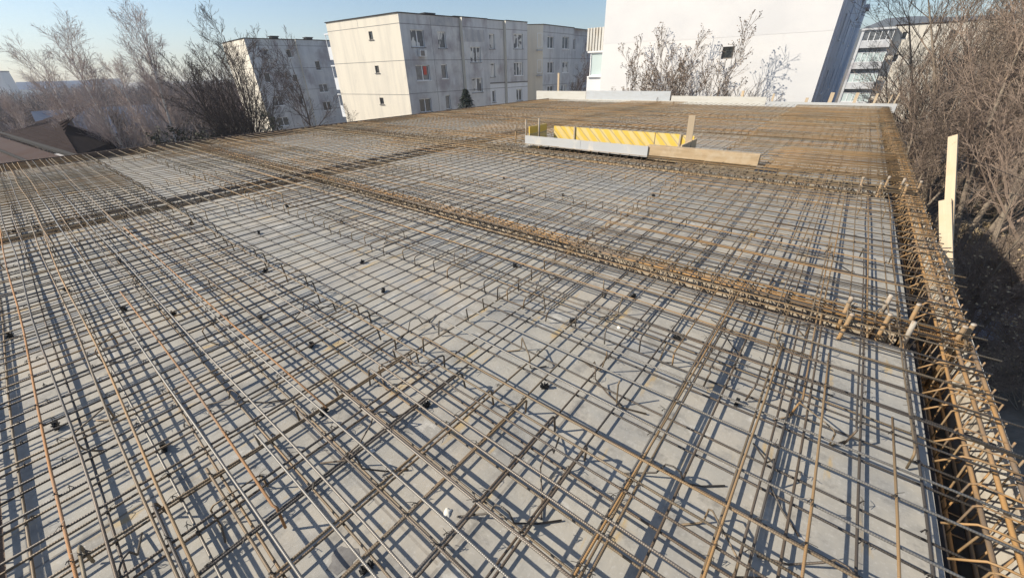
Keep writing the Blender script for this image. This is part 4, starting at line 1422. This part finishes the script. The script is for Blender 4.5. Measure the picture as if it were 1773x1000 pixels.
def grow(seed, H, kids, ratio, spread, trop, r0, rmin, stems=1, lean=(0, 0), first=0.25, droop=0.0, fan=0.0, leaf=None, wig=0.16, h0=0.0):
    rg = random.Random(seed)
    trunk, crown, leaves = MB(), MB(), MB()

    def rec(p, d, L, r, lev):
        seg = (7, 5, 4, 3, 2)[min(lev, 4)]
        pts, rs = [p.copy()], [r]
        dirs = []
        q_ = p.copy()
        dd = d.copy()
        for i in range(seg):
            up = trop if lev < 3 else trop - droop
            dd = (dd + Vector((rg.gauss(0, wig), rg.gauss(0, wig), rg.gauss(0, wig * .6) + up)) * (1.0 / math.sqrt(seg))).normalized()
            q_ = q_ + dd * (L / seg)
            pts.append(q_.copy())
            dirs.append(dd.copy())
            rs.append(max(rmin, r * (1 - .8 * (i + 1) / seg)))
        (trunk if lev == 0 or (lev == 1 and r > .05) else crown).tube(pts, rs, (7, 5, 4, 3, 3)[min(lev, 4)], cap=False)
        if lev >= len(kids):
            if leaf and rg.random() < leaf[0]:
                for _ in range(leaf[2]):
                    c = pts[-1] + Vector((rg.gauss(0, .035), rg.gauss(0, .035), rg.gauss(0, .04)))
                    a = Vector((rg.gauss(0, 1), rg.gauss(0, 1), rg.gauss(0, 1))).normalized() * leaf[1]
                    b_ = a.orthogonal().normalized() * leaf[1] * .6
                    leaves.poly([c - a, c + b_, c + a, c - b_])
            return
        nk = kids[lev]
        for k in range(nk):
            t = first + (1 - first) * (k + rg.random()) / nk if lev == 0 else .12 + .86 * (k + rg.random()) / nk
            x = min(t * seg, seg - 1e-3)
            i = int(x)
            base = pts[i].lerp(pts[i + 1], x - i)
            ax = dirs[i]
            o_ = ax.orthogonal().normalized()
            o_ = Matrix.Rotation(rg.uniform(0, 6.283), 3, ax) @ o_
            sp = spread[min(lev, len(spread) - 1)] * rg.uniform(.65, 1.3)
            nd = (ax * math.cos(sp) + o_ * math.sin(sp)).normalized()
            LL = L * ratio[min(lev, len(ratio) - 1)] * (1.15 - .55 * t if lev == 0 else 1.1 - .5 * t) * rg.uniform(.7, 1.2)
            rr = max(rmin, (r * (1 - .8 * t)) * .6)
            rec(base, nd, LL, rr, lev + 1)
    if h0:
        trunk.tube([(0, 0, 0), (.06, 0, h0 * .5), (0, .03, h0 + .1)], [r0 * 2.6, r0 * 2.1, r0 * 1.9], 8, cap=False)
    for s in range(stems):
        if stems == 1:
            d = Vector((lean[0], lean[1], 1)).normalized()
            p = Vector((0, 0, 0))
        else:
            a = 6.283 * (s + rg.random() * .6) / stems
            f_ = fan * rg.uniform(.4, 1.1)
            d = Vector((math.cos(a) * f_ + lean[0], math.sin(a) * f_ + lean[1], 1)).normalized()
            p = Vector((math.cos(a) * .2, math.sin(a) * .2, 0)) if not h0 else Vector((math.cos(a) * .06, math.sin(a) * .06, h0 * rg.uniform(.75, 1)))
        rec(p, d, H * rg.uniform(.8, 1.0), r0 * rg.uniform(.7, 1.1), 0)
    return trunk, crown, leaves


PROTO = {}


def proto(key, bark, twig, leafmat=None, **kw):
    t, c, l = grow(**kw)
    PROTO[key] = (t.mesh(key + '_trunk', M[bark], True), c.mesh(key + '_crown', M[twig]), l.mesh(key + '_leaves', M[leafmat]) if leafmat and l.v else None)


proto('birch', 'bark_birch', 'twig_birch', seed=3, H=11, kids=[24, 8, 6, 3], ratio=[.28, .6, .6, .65], spread=[.5, .5, .55], trop=.22, r0=.105, rmin=.0038, first=.36, droop=.25, wig=.10)
proto('birch2', 'bark_birch', 'twig_birch', seed=14, H=11, kids=[20, 8, 6, 3], ratio=[.24, .6, .6, .65], spread=[.45, .5, .55], trop=.22, r0=.09, rmin=.0038, first=.42, droop=.25, wig=.09)
proto('fan', 'bark_dark', 'twig_dark', seed=8, H=7.6, kids=[11, 6, 5, 2], ratio=[.36, .55, .55, .6], spread=[.5, .55, .6], trop=.09, r0=.075, rmin=.0060, stems=12, fan=.46, first=.15, wig=.11, h0=4.2)
proto('round', 'bark_dark', 'twig_dark', seed=9, H=9.5, kids=[12, 7, 6, 3], ratio=[.50, .55, .55, .6], spread=[.8, .6, .6], trop=.14, r0=.15, rmin=.007, first=.3, wig=.15)
proto('slim', 'bark_dark', 'twig_dark', seed=11, H=11, kids=[15, 7, 5, 2], ratio=[.26, .55, .55, .6], spread=[.6, .6, .6], trop=.15, r0=.085, rmin=.006, first=.3, wig=.11)
proto('bush', 'bark_brown', 'twig_bush', 'leaf_dry', seed=21, H=8.0, kids=[11, 6, 5], ratio=[.30, .5, .55], spread=[.5, .55, .6], trop=.10, r0=.045, rmin=.0062, stems=9, fan=.34, first=.3, leaf=(.58, .036, 3), wig=.13)
proto('bush2', 'bark_brown', 'twig_grey', seed=22, H=6, kids=[9, 6, 5], ratio=[.36, .5, .55], spread=[.5, .55, .6], trop=.12, r0=.035, rmin=.0062, stems=7, fan=.34, first=.25, wig=.14)
proto('thick1', 'bark_brown', 'twig_brown', 'leaf_dry', seed=31, H=10, kids=[13, 7, 6, 2], ratio=[.38, .55, .55, .6], spread=[.55, .55, .6], trop=.14, r0=.10, rmin=.0048, stems=3, fan=.25, first=.2, leaf=(.04, .05, 1), wig=.13)
proto('thick2', 'bark_brown', 'twig_umber', 'leaf_dry', seed=32, H=8, kids=[11, 7, 6, 2], ratio=[.42, .55, .55, .6], spread=[.6, .6, .6], trop=.08, r0=.08, rmin=.0045, stems=4, fan=.38, first=.12, leaf=(.04, .05, 1), wig=.15)
proto('thick3', 'bark_brown', 'twig_pale', seed=33, H=12, kids=[18, 7, 6, 3], ratio=[.30, .55, .55, .6], spread=[.55, .55, .6], trop=.16, r0=.12, rmin=.005, first=.2, wig=.11)
proto('scrub', 'bark_brown', 'twig_brown', 'leaf_straw', seed=41, H=2.6, kids=[9, 6, 5], ratio=[.45, .55, .55], spread=[.6, .7, .7], trop=.04, r0=.018, rmin=.0035, stems=9, fan=.8, first=.1, leaf=(.12, .04, 1), wig=.18)
proto('straw', 'bark_brown', 'leaf_straw', 'leaf_straw', seed=42, H=1.8, kids=[8, 6, 4], ratio=[.45, .5, .5], spread=[.6, .7, .7], trop=.0, r0=.02, rmin=.005, stems=8, fan=.9, first=.1, leaf=(.9, .06, 3), wig=.2)
proto('green', 'bark_dark', 'twig_dark', 'evergreen', seed=43, H=3.4, kids=[11, 7, 5], ratio=[.45, .5, .5], spread=[.6, .7, .7], trop=.06, r0=.03, rmin=.006, stems=8, fan=.6, first=.08, leaf=(.8, .035, 6), wig=.2)


def tree(name, key, loc, s, rz, label, cat, group=None, sz=None):
    e = empty(name, label, cat, loc, group, rz)
    e.scale = (s, s, sz if sz else s)
    for nm, me in zip(('trunk', 'crown', 'dry_leaves'), PROTO[key]):
        if me:
            o = bpy.data.objects.new(nm, me)
            COL.objects.link(o)
            o.parent = e
    return e


def at(az, D, dz=0.0):
    p = pol(az, D)
    return Vector((p.x, p.y, gz(p.x, p.y) + dz))


GB = 'birches beyond the left deck edge'
for (key, az, D, H, rz, lb) in (('birch', -85.3, 34, 10.2, 1, 'short pale birch with a thin crown standing by the brown roof'),
                                ('birch2', -88.6, 40, 8.2, 2, 'thin white birch stem at the left edge behind the brown roof'),
                                ('birch', -81.75, 33, 11.3, 3, 'birch with tall feathery crown, third from the left behind the deck edge'),
                                ('birch2', -80.7, 35, 10.4, 4, 'slimmer birch standing close behind the tall feathery one'),
                                ('birch', -79.0, 32, 12.2, 5, 'tallest birch with the crown highest against the sky'),
                                ('birch2', -77.6, 36, 9.6, 0.4, 'thin birch between the tallest birch and the dark fan shaped tree'),
                                ('birch2', -83.4, 48, 8.5, 0.9, 'small distant birch above the blue roofed shed')):
    s = H / 10.5
    tree('birch_tree', key, at(az, D), s, rz, lb, 'birch tree', GB)
tree('bare_tree', 'fan', at(-72.0, 30), .90, 1.0, 'dark many stemmed tree fanning out before the left grey block', 'tree')
tree('bare_tree', 'slim', at(-71.0, 32), 1.12, 2.0, 'slim dark tree before the sunlit gable of the left block', 'tree')
tree('bare_tree', 'round', at(-65.1, 46), 1.10, .5, 'bare spreading tree before the shaded facade of the left block', 'tree')
tree('bare_tree', 'slim', at(-60.0, 44), .55, 1.5, 'small bare tree at the foot of the cream gable', 'tree')
tree('bare_tree', 'round', at(-29.9, 50), .95, 2.5, 'bare tree before the grey block right of its windows', 'tree')
tree('shrub', 'bush', at(-18.2, 26.0), 1.24, 0, 'large leafless bush with brown leaf remnants before the white wall', 'bush')
tree('shrub', 'bush', at(-19.6, 26.2), .98, 5, 'middle brown bush close left of the largest one before the white wall', 'bush')
tree('shrub', 'bush', at(-16.9, 25.7), 1.02, 3, 'brown bush reaching up to the left of the small dark window', 'bush')
tree('shrub', 'bush', at(-21.0, 26.4), .62, 2, 'smaller brown bush at the left of the large one before the white wall', 'bush')
tree('shrub', 'bush', at(-15.2, 25.5), .8, 4, 'lower bush below the small dark window of the white wall', 'bush')
tree('shrub', 'bush2', at(-10.2, 25.3), 1.22, 1, 'pale grey twiggy bush before the right part of the white wall', 'bush')
tree('shrub', 'bush2', at(-7.4, 25.2), 1.0, 3, 'sparse twiggy bush near the right corner of the white wall', 'bush')
# conifer
e = empty('conifer', 'small dark conifer top before the grey facade', 'conifer', at(-44.9, 39.5))
q = MB()
q.tube([(0, 0, 0), (0, 0, 6.4)], [.14, .03], 6)
q.build('trunk', M['bark_dark'], e)
q = MB()
for i in range(2600):
    z = 7.0 * (1 - rng.random() ** 1.6 * .8)
    rr = (7.2 - z) * .55 * rng.uniform(.3, 1.0)
    a = rng.uniform(0, 6.283)
    c = Vector((rr * math.cos(a), rr * math.sin(a), z + rng.uniform(-.15, .15)))
    d = Vector((math.cos(a), math.sin(a), -.35 + rng.uniform(-.3, .3))) * .22
    s_ = Vector((-math.sin(a), math.cos(a), rng.uniform(-.5, .5))) * .07
    q.poly([c - s_, c + d, c + s_])
q.build('crown', M['needle'], e)

# right thicket
GT = 'bare trees of the thicket at the right'
spots = [('thick1', 4.9, 40, .95), ('thick3', 6.2, 36, .98), ('thick1', 7.6, 32, 1.05), ('thick3', 8.8, 38, 1.15), ('thick1', 9.9, 30, 1.1), ('thick3', 11.2, 34, 1.1), ('thick1', 12.6, 27, 1.1), ('thick3', 13.8, 30, 1.0), ('thick2', 6.9, 27, .9), ('thick2', 8.3, 48, 1.2), ('thick1', 15.2, 24, 1.0), ('thick2', 11.8, 44, 1.2), ('thick2', 14.5, 38, 1.1), ('thick1', 17.0, 27, 1.0), ('thick2', 16.5, 20, .7)]
desc = ['tall bare brown tree', 'bushy many stemmed bare tree', 'low dense bare thicket tree']
spots = [(k, az, D, s * (1.16 if az > 5.5 else 1.0)) for (k, az, D, s) in spots]
for i, (k, az, D, s) in enumerate(spots):
    ds = {'thick3': 'tall single stemmed bare brown tree in the thicket right of the deck', 'thick1': 'three stemmed bare brown tree in the thicket right of the deck', 'thick2': 'low spreading bare tree in the thicket right of the deck'}[k]
    tree('bare_tree', k, at(az, D, -.1), s, rng.uniform(0, 6.28), ds, 'tree', GT)
tree('leaning_tree', 'slim', at(11.0, 38, -.1), .9, .3, 'leaning pale brown stems rising out of the shade at the right', 'tree').rotation_euler = (0, .25, .3)
tree('leaning_tree', 'slim', at(11.6, 37, -.1), .8, 1.3, 'second leaning stem right beside the pale leaning one', 'tree').rotation_euler = (.1, .32, .5)
GS = 'dry scrub bushes at the foot of the thicket'
for i in range(26):
    az = rng.uniform(4.5, 24)
    D = rng.uniform(17, 44) if az < 14 else rng.uniform(14, 26)
    p = at(az, D)
    if p.x < 3.2:
        continue
    tree('scrub_bush', 'scrub', p, rng.uniform(.7, 1.4), rng.uniform(0, 6.28), 'low brown scrub bush on the ground right of the building', 'bush', GS)
for (az, D, s, lb) in ((12.4, 38, 1.1, 'pale straw coloured bush in the sun at the right edge'), (14.2, 29, 1.0, 'straw coloured dry bush just beyond the building shadow')):
    tree('straw_bush', 'straw', at(az, D), s, 1, lb, 'bush')
for (az, D, s) in ((-78.8, 26, 1.0), (-77.2, 24, 1.0), (-76.0, 27, 1.25), (-74.8, 29, 1.35), (-73.6, 31, 1.2), (-81.6, 25, .7)):
    tree('evergreen_shrub', 'green', at(az, D), s * 1.4, rng.uniform(0, 6), 'dark green shrub below the birches just past the left deck edge', 'shrub', 'dark shrubs past the left edge')

# things lying on the ground in the building shadow
p = at(18.2, 20.5)
q = MB()
n = 24
for j, rr in enumerate((1.0, .75, .4, 0.02)):
    for i in range(n):
        a = 6.283 * i / n
        k = 1 + .12 * math.sin(3 * a + 1)
        q.v.append((1.7 * rr * k * math.cos(a), 1.5 * rr * k * math.sin(a), .08 + (.16 if j in (1, 2) else .1) * rng.random() + (.12 if j == 1 else 0)))
for j in range(3):
    for i in range(n):
        q.face((j * n + i, j * n + (i + 1) % n, (j + 1) * n + (i + 1) % n, (j + 1) * n + i))
e = empty('plastic_sheet', 'crumpled pale blue plastic sheet with black rim lying in the shade', 'plastic sheet', p)
q.build('sheet', M['tarp'], e)
q = MB()
q.tube([(1.8 * math.cos(6.283 * i / n), 1.6 * math.sin(6.283 * i / n), .1) for i in range(n + 1)], .09, 6)
q.build('rim', M['rubber'], e, True)
for i in range(9):
    az = rng.uniform(11.5, 15)
    p = at(az, rng.uniform(21, 33))
    q = MB()
    pts = 10
    r_ = rng.uniform(.18, .45)
    for j in range(4):
        for k in range(pts):
            a = 6.283 * k / pts
            rr = r_ * (1, .95, .6, .1)[j] * rng.uniform(.8, 1.15)
            q.v.append((rr * math.cos(a), rr * math.sin(a), r_ * (0, .35, .6, .7)[j]))
    for j in range(3):
        for k in range(pts):
            q.face((j * pts + k, j * pts + (k + 1) % pts, (j + 1) * pts + (k + 1) % pts, (j + 1) * pts + k))
    o = q.build('stone', M['stone'], None, False, p)
    tag(o, 'pale stone lying on the shaded ground right of the building', 'stone', 'stones on the shaded ground')
for i, (az, D, L, rz) in enumerate(((15.2, 19, 3.5, .3), (17.5, 15.5, 4, .9), (19.8, 14, 3.2, .6))):
    p = at(az, D, .12)
    q = MB()
    q.box((0, 0, 0), (.2, L, .05))
    o = q.build('ground_plank', M['wood_dark'], None, False, p)
    o.rotation_euler = (.03, .02, -rz)
    tag(o, ('farthest', 'middle', 'nearest')[i] + ' of the three weathered planks lying on the shaded ground', 'plank')

# far wood as one mass
fw = MB()
rg = random.Random(77)


def treelet(p, H, W, n, th):
    for _ in range(n):
        t = rg.random()
        base = p + Vector((rg.gauss(0, W * .12), rg.gauss(0, W * .12), H * .12 * rg.random()))
        tip = p + Vector((rg.gauss(0, W * .33), rg.gauss(0, W * .33), H * (1 - .5 * t * t) * rg.uniform(.55, 1)))
        mid = base.lerp(tip, .5) + Vector((rg.gauss(0, .25), rg.gauss(0, .25), .2))
        fw.tube([base, mid, tip], [th, th * .8, th * .35], 3, cap=False)
        for k in range(3):
            a = mid.lerp(tip, rg.random())
            d = (tip - base).normalized() + Vector((rg.gauss(0, .5), rg.gauss(0, .5), rg.gauss(0, .25)))
            fw.tube([a, a + d * H * .16], [th * .5, th * .3], 3, cap=False)


for i in range(430):
    az = rg.uniform(-94, -58)
    D = 78 + 190 * rg.random() ** 1.1
    if D < 90 and az > -72:
        continue
    p = pol(az, D, ZG)
    if D < 80 and az < -83:
        H = rg.uniform(4.5, 6)
    else:
        H = rg.uniform(5.2, 8.0) + (D - 60) * .004 + (1.0 if az > -79 else 0)
    treelet(p, H, H * .7, 34, .03 + D * .00035)
for i in range(120):     # right, behind the blocks
    az = rg.uniform(9, 24)
    D = rg.uniform(48, 80)
    p = pol(az, D, ZG + 2.6)
    treelet(p, rg.uniform(5, 8.5), 6, 34, .04)
for i in range(60):
    az = rg.uniform(-36, -4)
    p = pol(az, rg.uniform(75, 110), ZG)
    treelet(p, rg.uniform(6, 8), 6, 20, .05)
o = fw.build('bare_wood', M['wood_far'])
tag(o, 'mass of bare purple brown trees between the deck and the town', 'wood', None, 'stuff')

# ------------------------------------------------------------------ air
hz = MB()
hz.box((0, 350, 20.5), (1900, 1600, 63))
HAZE = True
if HAZE:
    o = hz.build('haze', [])
    mt = bpy.data.materials.new('haze')
    mt.use_nodes = True
    nt = mt.node_tree
    nt.nodes.clear()
    out = nt.nodes.new('ShaderNodeOutputMaterial')
    v = nt.nodes.new('ShaderNodeVolumePrincipled')
    v.inputs['Color'].default_value = (.86, .92, 1, 1)
    v.inputs['Density'].default_value = 0.0006
    v.inputs['Anisotropy'].default_value = 0.2
    nt.links.new(v.outputs[0], out.inputs['Volume'])
    o.data.materials.append(mt)
    tag(o, 'thin winter haze', 'haze', None, 'stuff')

# ------------------------------------------------------------------ light
SUN_EL, SUN_AZ = 35.0, 226.0      # azimuth from +Y towards +X
wd = bpy.data.worlds.new('World')
S.world = wd
wd.use_nodes = True
nt = wd.node_tree
bg = nt.nodes['Background']
sky = nt.nodes.new('ShaderNodeTexSky')
sky.sky_type = 'NISHITA'
sky.sun_disc = False
sky.sun_elevation = R(SUN_EL)
sky.sun_rotation = R(SUN_AZ)
sky.air_density = 1.0
sky.dust_density = 0.7
sky.ozone_density = 3.2
nt.links.new(sky.outputs[0], bg.inputs[0])
bg.inputs[1].default_value = 0.108
sl = bpy.data.lights.new('sun', 'SUN')
sl.energy = 5.0
sl.angle = R(0.55)
sl.color = (1, .915, .785)
so = bpy.data.objects.new('sun', sl)
COL.objects.link(so)
sd = Vector((math.sin(R(SUN_AZ)) * math.cos(R(SUN_EL)), math.cos(R(SUN_AZ)) * math.cos(R(SUN_EL)), math.sin(R(SUN_EL))))
so.rotation_euler = (-sd).to_track_quat('-Z', 'Y').to_euler()
so.location = sd * 60 + Vector((0, 0, 5))

S.view_settings.view_transform = 'Standard'
S.view_settings.look = 'None'
S.view_settings.exposure = 0.38
S.view_settings.gamma = 1
S.cycles.use_denoising = True
S.cycles.max_bounces = 6
S.cycles.volume_bounces = 0
